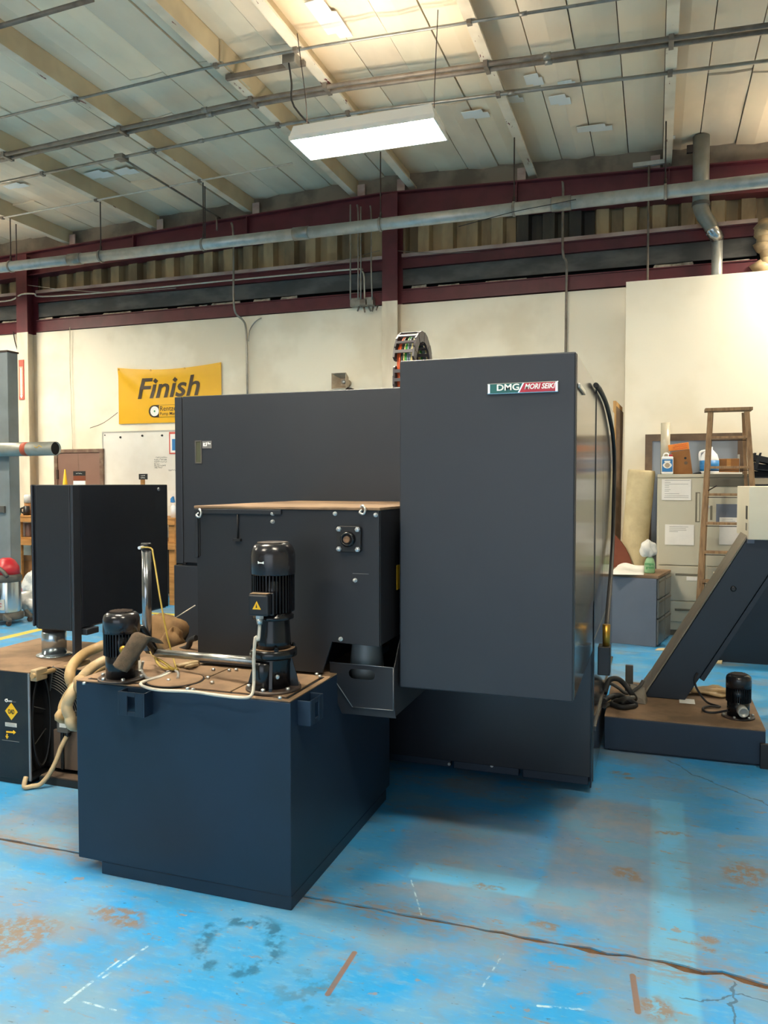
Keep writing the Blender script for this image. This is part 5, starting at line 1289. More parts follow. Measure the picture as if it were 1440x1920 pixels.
# ================================================================== LEFT BACKGROUND
post = thing('steel_post', tuple(pZ(5, 1150, 0)), 'tall grey steel post behind the shop vacuum', 'post')
px0, pyy = pZ(5, 1158, 0).x, pZ(5, 1158, 0).y
pu = pY(17.5, 900, pyy).x; ptop = pY(10, 660, pyy).z
g = MB(); g.box((pu - .30, pyy, 0), (pu, pyy + .012, ptop)); g.box((pu - .012, pyy + .012, 0), (pu, pyy + .16, ptop)); g.box((pu - .30, pyy + .012, 0), (pu - .288, pyy + .16, ptop))
g.build('channel', 'post_grey', post, .004)
box('base_plate', (pu - .36, pyy - .05, 0), (pu + .06, pyy + .22, .015), 'post_grey', post)
box('gusset', (pu - .2, pyy - .03, 1.25), (pu - .06, pyy, 1.33), 'rubber_grey', post, .004)
box('head_cap', (pu - .31, pyy - .01, ptop), (pu + .01, pyy + .17, ptop + .02), 'dark_rod', post)
hpz = pY(60, 840, pyy - .12)
hp_ = thing('horizontal_pipe', (pu, pyy - .12, hpz.z), 'open ended grey pipe with a rust red band on the post', 'pipe')
e0, e1 = pY(-60, 841, pyy - .12), pY(105, 841, pyy - .12)
pr_ = (pY(60, 828, pyy - .12).z - pY(60, 854, pyy - .12).z) / 2
dr_ = Vector((1, -.03, 0)).normalized()
e0 = e1 - dr_ * 1.3
MB().lathe([(pr_, 0), (pr_, 1.3), (pr_ * .93, 1.3), (pr_ * .93, .9), (.001, .9)], e0, 28, dr_).build('pipe_barrel', 'pipe_grey', hp_)
MB().lathe([(pr_ * .92, 0), (pr_ * .92, .01)], e1 - dr_ * .03, 28, dr_).build('bore', 'black_void', hp_)
MB().lathe([(pr_ * 1.01, 0), (pr_ * 1.01, .075)], e1 - dr_ * .46, 28, dr_).build('red_band', 'tape_red', hp_)
box('clamp', (pu - .2, pyy - .10, hpz.z - .02), (pu - .1, pyy + .0, hpz.z + .02), 'rubber_grey', hp_)
g = MB(); ym = e1 - dr_ * .17 + Vector((0, -pr_ - .002, .02))
g.tube([ym + Vector((-.07, 0, .01)), ym + Vector((-.03, 0, -.012)), ym + Vector((.0, 0, .014)), ym + Vector((.05, -.01, -.008))], .003, 5, 3); g.build('paint_scrawl', 'yellow_label', hp_)

# shop vacuum
vq = pZ(14, 1168, 0); sc_ = .001 * 5.75
vac = thing('shop_vacuum', (vq.x, vq.y, 0), 'red topped stainless shop vacuum with grey hose beside the post', 'vacuum')
VX, VYY = vq.x, vq.y
hz = lambda v: pY(14, v, VYY).z
rv = .145
MB().lathe([(rv * 1.15, .05), (rv * 1.2, .07), (rv * 1.2, .12), (rv, .13)], (VX, VYY, 0), 28).build('base_tray', 'rubber_grey', vac)
MB().lathe([(rv, .13), (rv * 1.01, .14), (rv * 1.01, hz(1090)), (rv, hz(1090) + .005)], (VX, VYY, 0), 28).build('drum', 'steel_bright', vac)
MB().lathe([(rv * 1.05, hz(1090)), (rv * 1.12, hz(1088)), (rv * 1.12, hz(1080)), (rv * 1.02, hz(1076))], (VX, VYY, 0), 28).build('lid_rim', 'rubber_grey', vac)
MB().lathe([(rv * .98, hz(1076)), (rv * .92, hz(1062)), (rv * .6, hz(1050)), (rv * .3, hz(1046))], (VX, VYY, 0), 28).build('motor_head', 'red_plastic', vac)
a_ = pY(14, 1100, VYY - rv)
MB().lathe([(.06, 0), (.06, .02), (.04, .03)], (VX - .05, VYY - rv * .97, hz(1098)), 18, (-.1, -1, 0)).build('hose_port', 'red_plastic', vac)
MB().tube([(VX - .05, VYY - rv - .02, hz(1098)), (VX + .02, VYY - rv - .07, hz(1100)), (VX + .035, VYY - rv - .08, hz(1112)), (VX - .02, VYY - rv - .08, hz(1128)), (VX - .14, VYY - rv - .06, hz(1140)), (VX - .25, VYY - rv - .02, hz(1150))], .026, 10, 5).build('hose', 'rubber_grey', vac)
MB().tube([(VX - .22, VYY - rv + .02, hz(1050)), (VX - .05, VYY - rv, hz(1056)), (VX + .08, VYY - rv, hz(1067)), (VX + .155, VYY - rv, hz(1078))], .022, 10, 4).build('wand', 'rubber_grey', vac)
for s2 in (-1, 1):
    for s3 in (-1, 1):
        fx, fy2 = VX + s2 * rv * 1.2, VYY + s3 * rv * 1.1
        MB().lathe([(.03, -.015), (.03, .015)], (fx, fy2, .03), 14, (1, 0, 0)).build('caster', 'dark_rod', vac)
        MB().hexa([(VX + s2 * rv * .8, fy2 - .025, .06), (fx + s2 * .03, fy2 - .025, .05), (fx + s2 * .03, fy2 + .025, .05), (VX + s2 * rv * .8, fy2 + .025, .06)], [(VX + s2 * rv * .8, fy2 - .025, .14), (fx + s2 * .03, fy2 - .025, .075), (fx + s2 * .03, fy2 + .025, .075), (VX + s2 * rv * .8, fy2 + .025, .14)]).build('caster_arm', 'rubber_grey', vac, .006)
MB().lathe([(.055, 0), (.055, .025), (.045, .032)], (VX - .035, VYY - rv * 1.12, .115), 18, (0, -1, 0)).build('drain_cap', 'red_plastic', vac)
box('label_band', (VX - .10, VYY - rv * 1.02 - .006, hz(1140)), (VX + .09, VYY - rv * .9, hz(1121)), 'white_label', vac)
TEXT_BOLD[0] = .02
MB().text('SHOP-VAC', .07, (VX - .19 + .0, VYY - rv * 1.02 - .007, hz(1134)), EX, EZ, .001, .1, .27).build('lettering', 'red_paint', vac) if False else MB().text('p-VAC', .06, (VX - .085, VYY - rv * 1.02 - .007, hz(1134)), EX, EZ, .001, .1, .16).build('lettering', 'red_paint', vac)
TEXT_BOLD[0] = 0
MB().cyl((VX + .10, VYY - .11, .14), (VX + .10, VYY - .11, hz(1090)), .012, None, 8).build('latch_rail', 'bottle_white', vac)

# plastic film heaps
lump('plastic_bag', pZ(50, 1152, 0) + Vector((0, .15, .13)), .20, .16, .14, 'plastic_film', 'crumpled clear plastic bag on the floor by the vacuum', 'bag', 11, None, .30)
lump('plastic_bag', pZ(48, 1135, 0) + Vector((0, .28, .22)), .20, .16, .22, 'plastic_film', 'heap of clear plastic film behind the crumpled bag', 'bag', 13, None, .34)
# fire extinguisher
fq = pZ(49, 1120, 0); fq = Vector((fq.x, 8.55, 0)); fq.x = pY(49, 1100, 8.55).x
fe = thing('fire_extinguisher', tuple(fq), 'small red fire extinguisher standing under the wooden bench', 'fire extinguisher')
fzt = pY(49, 1078, 8.55).z
MB().lathe([(.06, 0), (.065, .01), (.065, fzt - .14), (.05, fzt - .10), (.022, fzt - .08), (.022, fzt - .05)], tuple(fq), 20).build('cylinder', 'red_paint', fe)
MB().hexa([(fq.x - .02, 8.53, fzt - .05), (fq.x + .09, 8.53, fzt - .03), (fq.x + .09, 8.57, fzt - .03), (fq.x - .02, 8.57, fzt - .05)], [(fq.x - .02, 8.53, fzt - .02), (fq.x + .09, 8.53, fzt), (fq.x + .09, 8.57, fzt), (fq.x - .02, 8.57, fzt - .02)]).build('handle', 'black_plastic', fe, .003)
box('label_plate', (fq.x - .03, 8.484, fzt - .33), (fq.x + .03, 8.489, fzt - .22), 'white_label', fe)
# wooden bench along the wall
WB = 8.72
zt0, zt1 = pY(40, 979, WB).z, pY(40, 967, WB).z
zm0, zm1 = pY(40, 1022, WB).z, pY(40, 1008, WB).z
wx0 = pY(24, 1000, WB).x; wx1 = pY(330, 1000, WB).x - .02
bch = thing('wooden_bench', ((wx0 + wx1) / 2, 9.05, 0), 'raw timber two-shelf bench along the back wall', 'bench')
box('top_board', (wx0 - .4, WB, zt1 - .025), (wx1, 9.40, zt1), 'wood', bch, .003)
box('rail', (wx0 - .4, WB + .001, zt0), (wx1, WB + .04, zt1 - .026), 'wood', bch, .003)
box('shelf_board', (wx0 - .4, WB + .02, zm1 - .02), (wx1, 9.40, zm1), 'wood', bch, .003)
box('rail', (wx0 - .4, WB + .001, zm0), (wx1, WB + .04, zm1 - .021), 'wood', bch, .003)
for x_ in (wx0 - .38, wx0 + .02, (wx0 + wx1) / 2, wx1 - .12):
    for y_ in (WB + .042, 9.32): box('leg', (x_, y_, 0), (x_ + .088, y_ + .04, zt1 - .026), 'wood', bch, .003)
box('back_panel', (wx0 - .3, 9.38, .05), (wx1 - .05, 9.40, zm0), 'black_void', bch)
# things on the bench
def on(u, y, z): 
    q_ = pY(u, 960, y); return Vector((q_.x, y, z))
b_ = on(30, 8.85, zt1 + .001)
gc = thing('green_can', tuple(b_), 'green plastic can with dark cap on the bench', 'can')
MB().lathe([(.06, 0), (.062, .02), (.062, .10), (.03, .125)], b_, 18).build('body', 'green_plastic', gc); MB().lathe([(.03, .124), (.03, .15)], b_, 14).build('cap', 'black_plastic', gc)
b_ = on(50, 8.88, zt1 + .001)
cd = thing('black_tool', tuple(b_), 'black hand tool with open grip on the bench', 'tool')
MB().lathe([(.045, 0), (.05, .05), (.04, .13)], b_, 14).build('body', 'black_plastic', cd)
MB().tube([b_ + Vector((-.03, 0, .03)), b_ + Vector((-.09, 0, .04)), b_ + Vector((-.10, 0, .09)), b_ + Vector((-.03, 0, .11))], .013, 8, 4).build('grip', 'black_plastic', cd)
b_ = on(54, 9.05, zt1 + .001)
jr = thing('clear_jar', tuple(b_), 'clear jar with brown contents behind the black tool', 'jar')
MB().lathe([(.06, 0), (.06, .17)], b_, 18).build('contents', 'cardboard', jr); MB().lathe([(.063, .171), (.063, .27), (.05, .29)], b_, 18).build('glass', 'plastic_film', jr)
for u, c_, w_ in ((37, 'galvanised', .12), (46, 'bottle_white', .07), (53, 'door_brown', .09)):
    b_ = on(u, 8.9, zm1 + .001); h_ = (zt0 - zm1) * .9
    MB().lathe([(w_ * .5, 0), (w_ * .52, .01), (w_ * .52, h_ - .02), (w_ * .48, h_)], b_, 16).build('storage_canister', c_, None, label={'galvanised': 'shiny metal canister on the lower bench shelf', 'bottle_white': 'white canister between metal and brown canisters', 'door_brown': 'brown canister at the bench shelf'}[c_], cat='canister', group='canisters on the lower bench shelf')
for u, v, w_, h_, lab in ((50, 1088, .34, .42, 'large cardboard carton under the wooden bench'),):
    b_ = on(u, 8.95, 0)
    ct = thing('cardboard_carton', tuple(b_), lab, 'carton'); box('carton_body', (b_.x - .2, 8.9, 0), (b_.x + .25, 9.25, pY(50, 1052, 8.9).z), 'cardboard', ct, .004)
    MB().hexa([(b_.x - .2, 8.895, pY(50, 1052, 8.9).z), (b_.x + .25, 8.895, pY(50, 1052, 8.9).z), (b_.x + .25, 8.9, pY(50, 1052, 8.9).z), (b_.x - .2, 8.9, pY(50, 1052, 8.9).z)], [(b_.x - .22, 8.84, pY(50, 1040, 8.9).z), (b_.x + .25, 8.84, pY(50, 1040, 8.9).z), (b_.x + .25, 8.845, pY(50, 1040, 8.9).z), (b_.x - .22, 8.845, pY(50, 1040, 8.9).z)]).build('flap', 'cardboard', ct)
b_ = on(325, 8.9, zt1 + .001)
sbx = thing('blue_spray_can', tuple(b_), 'white can with blue nozzle at the bench end', 'can')
MB().lathe([(.035, 0), (.035, .14), (.02, .16)], b_, 14).build('body', 'bottle_white', sbx); MB().hexa([b_ + Vector((-.03, -.02, .20)), b_ + Vector((.02, -.02, .20)), b_ + Vector((.02, .02, .20)), b_ + Vector((-.03, .02, .20))], [b_ + Vector((-.03, -.02, .25)), b_ + Vector((.0, -.02, .28)), b_ + Vector((.0, .02, .28)), b_ + Vector((-.03, .02, .25))]).build('nozzle', 'label_blue', sbx); MB().cyl(b_ + Vector((-.005, 0, .158)), b_ + Vector((-.005, 0, .202)), .008, None, 8).build('neck', 'bottle_white', sbx)
q_ = pY(322, 940, WY - .028)
box('paper_notice', (q_.x - .06, WY - .03, 1.28), (q_.x + .1, WY - .0265, 1.50), 'paper', None, label='grey printed sheet hanging below the whiteboard', cat='paper')
# cone and sign stands on the bench
b_ = on(123, 8.95, zt1 + .001); ht = pY(123, 880, 8.95).z - zt1
cn = thing('yellow_cone', tuple(b_), 'tall thin yellow cone standing on the bench', 'cone')
MB().lathe([(.10, 0), (.10, .012), (.085, .014)], b_, 20).build('foot', 'cone_yellow', cn); MB().lathe([(.082, .012), (.008, ht)], b_, 20).build('cone_body', 'cone_yellow', cn)
def sign_stand(u0, u1, v0, v1, label, extra):
    y = 8.9; a_, b2 = pY(u0, v0, y), pY(u1, v1, y); t = thing('sign_stand', ((a_.x + b2.x) / 2, y, zt1 + .001), label, 'sign')
    cx_ = (a_.x + b2.x) / 2
    box('stand_post', (cx_ - .035 if extra else cx_ - .05, y + .012, zt1 + .001), (cx_ + .01, y + .032, a_.z - .01), 'wood', t, .002)
    box('board', (a_.x, y, b2.z), (b2.x, y + .011, a_.z), 'print_black', t, .002)
    for k in range(2 if not extra else 1):
        w_ = (b2.x - a_.x) * .5
        zl_ = b2.z + (a_.z - b2.z) * (.5 if extra else .3 + .38 * k)
        MB().tube([(cx_ - w_ / 2 + w_ * i / 16, y - .0015, zl_ + random.uniform(-.006, .006)) for i in range(17)], .0022, 5, 1).build('lettering', 'badge_white', t)
    if extra: box('card', (a_.x, y + .001, b2.z - .16), (b2.x, y + .011, b2.z - .07), 'paper', t); box('brown_card', (a_.x, y + .002, b2.z - .069), (b2.x, y + .011, b2.z - .002), 'wood_red', t)
sign_stand(137, 159.5, 883.5, 892, 'black sign with pale card on a stand before the brown door', True)
sign_stand(260, 276, 888.5, 899, 'small black sign on a wooden stick before the whiteboard', False)
# ================================================================== RIGHT BACKGROUND
# lockers
LYF = 8.72
def loc_x(u, v=1000, y=LYF): return pY(u, v, y).x
lz1 = pY(1280, 889, LYF).z; lx0, lx1, lx2 = loc_x(1231.5), loc_x(1323), loc_x(1408)
ydoor = pY(1280, 1061, LYF).z; yd2 = pY(1280, 1127, LYF).z; yd3 = pY(1280, 1167, LYF).z
def locker(x0, x1, label, first):
    t = thing('filing_locker', ((x0 + x1) / 2, LYF + .25, 0), label, 'cabinet', 'lockers by the ladder')
    box('carcass', (x0, LYF + .02, .06), (x1 - .003, LYF + .42, lz1), 'locker', t, .004)
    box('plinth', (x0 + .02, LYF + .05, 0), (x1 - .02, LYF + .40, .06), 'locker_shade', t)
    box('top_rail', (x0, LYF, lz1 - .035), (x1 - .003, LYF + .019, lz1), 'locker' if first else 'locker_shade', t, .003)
    if first:
        box('door', (x0 + .02, LYF, ydoor + .006), (x1 - .01, LYF + .018, lz1 - .042), 'locker', t, .004)
        hx0, hx1, hz0, hz1 = loc_x(1303), loc_x(1311.5), pY(1305, 979, LYF).z, pY(1305, 923, LYF).z
        box('recessed_handle', (hx0, LYF - .004, hz0), (hx1, LYF + .001, hz1), 'locker_shade', t, .002)
        box('handle_grip', (hx0 + .018, LYF - .010, hz0 + .01), (hx1 - .004, LYF - .004, hz1 - .01), 'locker', t, .002)
    else:
        z_a = pY(1360, 1003, LYF).z
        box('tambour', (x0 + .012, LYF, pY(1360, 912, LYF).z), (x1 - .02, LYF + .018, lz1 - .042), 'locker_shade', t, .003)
        box('door', (x0 + .012, LYF, ydoor + .006), (x1 - .02, LYF + .018, pY(1360, 913, LYF).z), 'locker', t, .004)
        box('recessed_handle', (loc_x(1331), LYF - .004, pY(1333, 975, LYF).z), (loc_x(1335), LYF + .001, pY(1333, 948, LYF).z), 'locker_shade', t, .002)
        box('grey_plate', (loc_x(1342), LYF - .003, pY(1360, 980, LYF).z), (loc_x(1392), LYF + .001, pY(1360, 945, LYF).z), 'pedestal_grey', t, .002)
        box('tag', (loc_x(1391), LYF - .004, lz1 - .026), (loc_x(1399), LYF, lz1 - .014), 'print_black', t)
        MB().lathe([(.012, 0), (.010, .014)], (loc_x(1327.5), LYF, pY(1327, 950, LYF).z), 12, (0, -1, 0)).build('lock', 'zinc_bolt', t)
    for za, zb2 in ((yd2 + .004, ydoor - .004), (yd3 + .004, yd2 - .004)):
        dr = box('drawer', (x0 + .02, LYF - .006, za), (x1 - .02, LYF + .018, zb2), 'locker', t, .005)
        cx_ = (x0 + x1) / 2 + .08; hz_ = zb2 - .075
        box('pull', (cx_ - .13, LYF - .012, hz_ - .022), (cx_ + .13, LYF - .006, hz_ + .0), 'locker_shade', dr, .002)
        if za > yd2: box('label_holder', (cx_ - .02, LYF - .013, hz_ - .07), (cx_ + .11, LYF - .006, hz_ - .03), 'paper', dr)
    return t
locker(lx0, lx1, 'pale grey steel locker with two printed sheets and a long handle', True)
locker(lx1 + .003, lx2, 'pale grey steel locker behind the ladder with a grey plate', False)
def sheet(u0, v0, u1, v1, lines, label, rot=0.0):
    a_, b_ = pY(u0, v0, LYF - .008), pY(u1, v1, LYF - .008)
    t = thing('printed_sheet', ((a_.x + b_.x) / 2, LYF - .008, b_.z), label, 'paper', 'sheets on the lockers')
    box('page', (a_.x, LYF - .0085, b_.z), (b_.x, LYF - .0065, a_.z), 'paper', t)
    for z_, f0, f1 in lines: box('print_line', (a_.x + (b_.x - a_.x) * f0, LYF - .009, b_.z + (a_.z - b_.z) * z_), (a_.x + (b_.x - a_.x) * f1, LYF - .0085, b_.z + (a_.z - b_.z) * z_ + .003), 'print_grey', t)
    for o_ in t.children: o_.location = Vector((0, 0, 0))
sheet(1241, 898.5, 1295.5, 938, [(.94, .1, .95), (.84, .1, .3), (.76, .1, .9), (.68, .1, .25), (.6, .1, .25), (.5, .1, .3), (.42, .1, .25), (.3, .1, .6), (.2, .1, .92), (.12, .08, .92)], 'white printed form on the upper locker door')
sheet(1247, 983, 1301, 1022.5, [(.88, .15, .8), (.80, .15, .72), (.72, .15, .74), (.64, .15, .45)], 'white notice with a short paragraph on the locker door')
sheet(1349, 970, 1398, 1022, [(.93, .1, .5), (.86, .1, .6)], 'blank looking sheet on the locker behind the ladder')
# things on the lockers
LT = lz1 + .001
def onl(u, y): q_ = pY(u, 880, y); return Vector((q_.x, y, LT))
b_ = onl(1247, 8.98); zt_ = pY(1247, 793, 8.98).z - LT
tb2 = thing('clear_tube', tuple(b_), 'tall clear plastic tube standing on the locker', 'tube')
mat('tube_plastic', 'd6cfba', .2, 0, Transmission_Weight=.3)
MB().lathe([(.048, 0), (.048, zt_), (.042, zt_), (.042, .01)], b_, 24).build('barrel', 'tube_plastic', tb2)
b_ = onl(1251, 8.80)
jg = thing('solvent_can', tuple(b_), 'white solvent can with a blue eye label on the locker', 'can')
hh = pY(1251, 856, 8.80).z - LT; wq = (pY(1262, 880, 8.8).x - pY(1240, 880, 8.8).x) / 2
box('body', (b_.x - wq, 8.76, LT), (b_.x + wq, 8.85, LT + hh), 'bottle_white', jg, .012)
lb = box('label_panel', (b_.x - wq * .9, 8.757, LT + .025), (b_.x + wq * .9, 8.7595, LT + hh - .03), 'label_blue', jg)
def eye(rx, rz, y_, m, par):
    MB().prism([(b_.x + rx * math.cos(R(a)), LT + hh * .5 + rz * math.sin(R(a)) * (abs(math.sin(R(a))) ** .3)) for a in range(0, 360, 20)], 'y', y_ - .0012, y_).build('eye_print', m, par)
eye(wq * .78, .034, 8.757, 'badge_white', lb); eye(.026, .026, 8.7556, 'horn_beige', lb)
box('title_band', (b_.x - wq * .5, 8.7558, LT + hh - .062), (b_.x + wq * .5, 8.757, LT + hh - .045), 'badge_white', lb)
MB().lathe([(.02, 0), (.02, .02)], (b_.x + wq * .55, 8.80, LT + hh), 12).build('cap', 'red_plastic', jg)
MB().tube([(b_.x - wq * .7, 8.80, LT + hh), (b_.x - wq * .5, 8.80, LT + hh + .03), (b_.x + wq * .1, 8.80, LT + hh + .03), (b_.x + wq * .25, 8.80, LT + hh)], .007, 8, 3).build('handle', 'bottle_white', jg)
# paper bag with orange note
def PB(u, v, y=8.86): return pY(u, v, y)
pg = thing('paper_bag', tuple(onl(1279, 8.86)), 'brown paper bag with a folded top and orange note', 'bag')
p4 = [PB(1263, 883), PB(1299, 883), PB(1293, 842), PB(1258, 848)]; p4[0].z = p4[1].z = LT
MB().hexa(p4, [p_ + Vector((0, .09, 0)) for p_ in p4]).build('bag_body', 'cardboard', pg, .008)
n4 = [PB(1254, 846, 8.855), PB(1292.5, 842, 8.855), PB(1291, 829, 8.855), PB(1252.5, 834.5, 8.855)]
nt_ = MB().hexa(n4, [p_ + Vector((0, .02, 0)) for p_ in n4]).build('orange_note', 'orange_card', pg, .003)
rgt = (n4[1] - n4[0]).normalized(); upv = Vector((-rgt.z, 0, rgt.x))
for k in range(3):
    g = MB(); st_ = n4[0] + rgt * .045 + upv * (.014 + .022 * k); pts = []
    for i in range(20): pts.append(st_ + rgt * .0072 * i + upv * random.uniform(-.006, .009) + Vector((0, -.001, 0)))
    g.tube(pts, .0018, 4, 1); g.build('scrawl', 'red_paint', nt_)
c_ = PB(1285, 859, 8.858); MB().lathe([(.013, 0), (.013, .001)], c_, 12, (0, -1, 0)).build('printed_mark', 'print_black', pg)
MB().lathe([(.018, 0), (.018, .001)], PB(1286, 868, 8.858), 9, (0, -1, 0)).build('printed_mark', 'window_frame_brown', pg)
# bleach bottle
b_ = onl(1330, 8.84); hh = pY(1326, 838, 8.84).z - LT
bo = thing('bleach_bottle', tuple(b_), 'white plastic jug with blue label behind the ladder', 'bottle')
MB().lathe([(.085, 0), (.092, .02), (.092, hh * .52), (.075, hh * .72), (.035, hh * .88), (.03, hh * .9), (.03, hh)], b_, 22).build('jug', 'bottle_white', bo)
MB().lathe([(.0935, .03), (.0935, hh * .5)], b_, 22).build('label_wrap', 'label_blue', bo)
MB().tube([b_ + Vector((-.02, 0, hh * .86)), b_ + Vector((-.09, -.01, hh * .80)), b_ + Vector((-.09, -.01, hh * .5))], .014, 8, 4).build('handle', 'bottle_white', bo)
b_ = onl(1366, 8.92); h_ = pY(1366, 860, 8.92).z - LT
cb_ = thing('low_carton', tuple(b_), 'low brown carton lying on the locker behind the ladder', 'carton'); box('carton_body', (b_.x - .10, 8.90, LT), (b_.x + .10, 9.1, LT + h_), 'cardboard', cb_, .004); box('tape_strip', (b_.x - .02, 8.899, LT + h_ * .4), (b_.x + .02, 8.9, LT + h_), 'wood', cb_)
box('metal_bar', (loc_x(1383, 860, 8.95), 8.94, LT), (loc_x(1387, 860, 8.95), 8.97, pY(1385, 852, 8.95).z), 'galvanised', None, .003, label='short metal bar standing beside the low carton', cat='bar')
MB().hexa([onl(1298, 8.8), onl(1320, 8.8), onl(1316, 8.92), onl(1302, 8.92)], [onl(1300, 8.8) + EZ * .01, onl(1318, 8.8) + EZ * .03, onl(1314, 8.92) + EZ * .02, onl(1303, 8.92) + EZ * .012]).build('black_folder', 'black_plastic', None, .003, label='flat black folder between the bag and the jug', cat='folder')
MB().hexa([onl(1338, 8.76), onl(1392, 8.76), onl(1390, 8.88), onl(1340, 8.88)], [onl(1338, 8.76) + EZ * .02, onl(1392, 8.76) + EZ * .016, onl(1390, 8.88) + EZ * .016, onl(1340, 8.88) + EZ * .02]).build('paper_stack', 'paper', None, .002, label='thin stack of papers lying on the locker front edge', cat='papers')
# stack of black letter trays on a stand beside the lockers
TXa = loc_x(1412, 900, 8.6)
trb = thing('black_trays', (TXa + .2, 8.75, 0), 'stack of tilted black plastic trays on a dark stand', 'trays')
box('stand', (TXa - .0, 8.74, 0), (TXa + .55, 9.1, pY(1430, 908, 8.6).z), 'black_plastic', trb, .006)
for k, (v, dx) in enumerate(((896, 0), (880, .0), (862, .03))):
    z_ = pY(1430, v, 8.6).z; tilt = .12 * k; g = MB()
    g.box((TXa + .01, 8.74, z_), (TXa + .5, 9.06, z_ + .012)); g.box((TXa + .01, 8.74, z_ + .012), (TXa + .025, 9.06, z_ + .075)); g.box((TXa + .485, 8.74, z_ + .012), (TXa + .5, 9.06, z_ + .075)); g.box((TXa + .025, 9.045, z_ + .012), (TXa + .485, 9.06, z_ + .075))
    g.turn((TXa + .02, 8.7, z_), ry=tilt); g.build('tray', 'black_plastic', trb)
MB().prism([(TXa + .01, pY(1430, 880, 8.6).z), (TXa + .05, pY(1430, 880, 8.6).z), (TXa + .09, pY(1430, 848, 8.6).z), (TXa + .07, pY(1430, 848, 8.6).z)], 'y', 8.73, 8.74).build('tray_side', 'black_plastic', trb)

# ladder
LYB = 8.25
la_ = thing('step_ladder', (pY(1365, 1200, LYB).x, LYB, 0), 'worn wooden step ladder standing open before the lockers', 'ladder')
tl_, tr2_ = pY(1332, 770, LYB + .16), pY(1400, 770, LYB + .16)
bl2, br2 = pY(1304.5, 1214, LYB - .1), pY(1434, 1214, LYB - .1)
bl2.z = br2.z = 0
def beam(a, b, w, d_, name, m='wood_ladder', par=la_, bev=.003):
    a, b = Vector(a), Vector(b); ax = (b - a).normalized(); sx2 = ax.cross(Vector((0, 1, 0))).normalized(); sy2 = sx2.cross(ax)
    return MB().hexa([a + sx2 * s1 * w / 2 + sy2 * s2 * d_ / 2 for s1, s2 in ((-1, -1), (1, -1), (1, 1), (-1, 1))], [b + sx2 * s1 * w / 2 + sy2 * s2 * d_ / 2 for s1, s2 in ((-1, -1), (1, -1), (1, 1), (-1, 1))]).build(name, m, par, bev)
beam(bl2, tl_, .045, .075, 'stile'); beam(br2, tr2_, .045, .075, 'stile')
box('top_step', (tl_.x - .05, tl_.y - .06, tl_.z - .01), (tr2_.x + .05, tl_.y + .12, tl_.z + .022), 'wood_ladder', la_, .003)
for v in (819, 876, 927.5, 982, 1036, 1090, 1140):
    q_ = pY(1365, v, LYB); k_ = q_.z / tl_.z; l_ = bl2.lerp(tl_, k_); r2 = br2.lerp(tr2_, k_)
    box('step', (l_.x + .02, l_.y - .05, l_.z - .012), (r2.x - .02, l_.y + .05, l_.z + .012), 'wood_ladder', la_, .003)
    MB().cyl((l_.x, l_.y + .0, l_.z - .028), (r2.x, l_.y + .0, l_.z - .028), .004, None, 6).build('tie_rod', 'dark_rod', la_)
rl, rr2 = tl_ + Vector((.02, .10, -.01)), tr2_ + Vector((-.02, .10, -.01))
yb2 = LYF - .06
beam((bl2.x + .06, yb2, 0), rl, .03, .03, 'rear_leg'); beam((br2.x - .06, yb2, 0), rr2, .03, .03, 'rear_leg')
q_ = bl2.lerp(tl_, .68); MB().tube([q_ + Vector((.02, 0, -.05)), q_ + Vector((.10, .02, .0))], .006, 6, 1).build('brace', 'dark_rod', la_)

# pedestals
A0, B0, C0 = pZ(1146, 1207, 0), pZ(1232, 1214, 0), pZ(1260, 1189, 0)
dB = (C0 - B0).normalized(); dA = Vector((-dB.y, dB.x, 0))            # along the drawer fronts, and into the unit (to the left)
ped_h = pY(1232, 1080, B0.y).z
def pedestal(o_, wdt, label, group='grey drawer units'):
    t = thing('drawer_pedestal', tuple(o_ + dA * .27 + dB * wdt / 2), label, 'drawer unit', group)
    def bx(name, a0, a1, b0, b1, z0, z1, m, par=t, bev=.004):
        Q = lambda a, b, z: o_ + dA * a + dB * b + EZ * z
        return MB().hexa([Q(a0, b0, z0), Q(a1, b0, z0), Q(a1, b1, z0), Q(a0, b1, z0)], [Q(a0, b0, z1), Q(a1, b0, z1), Q(a1, b1, z1), Q(a0, b1, z1)]).build(name, m, par, bev)
    bx('carcass', .012, .56, .004, wdt - .004, .0, ped_h - .03, 'pedestal_grey')
    bx('top', -.004, .565, .0, wdt, ped_h - .029, ped_h, 'dusty_top')
    for z0, z1 in ((.02, .27), (.28, .46), (.47, ped_h - .035)):
        d2 = bx('drawer', -.008, .011, .012, wdt - .012, z0, z1, 'pedestal_drawer', t, .006)
        bx('finger_pull', -.014, -.008, .03, wdt - .03, z1 - .035, z1 - .02, 'locker_shade', d2, .002)
    return t
wdt = .325
pedestal(B0, wdt, 'grey steel drawer pedestal with towels and spray bottle on top')
pedestal(B0 + dB * (wdt + .004), wdt, 'grey steel drawer pedestal standing against the locker')
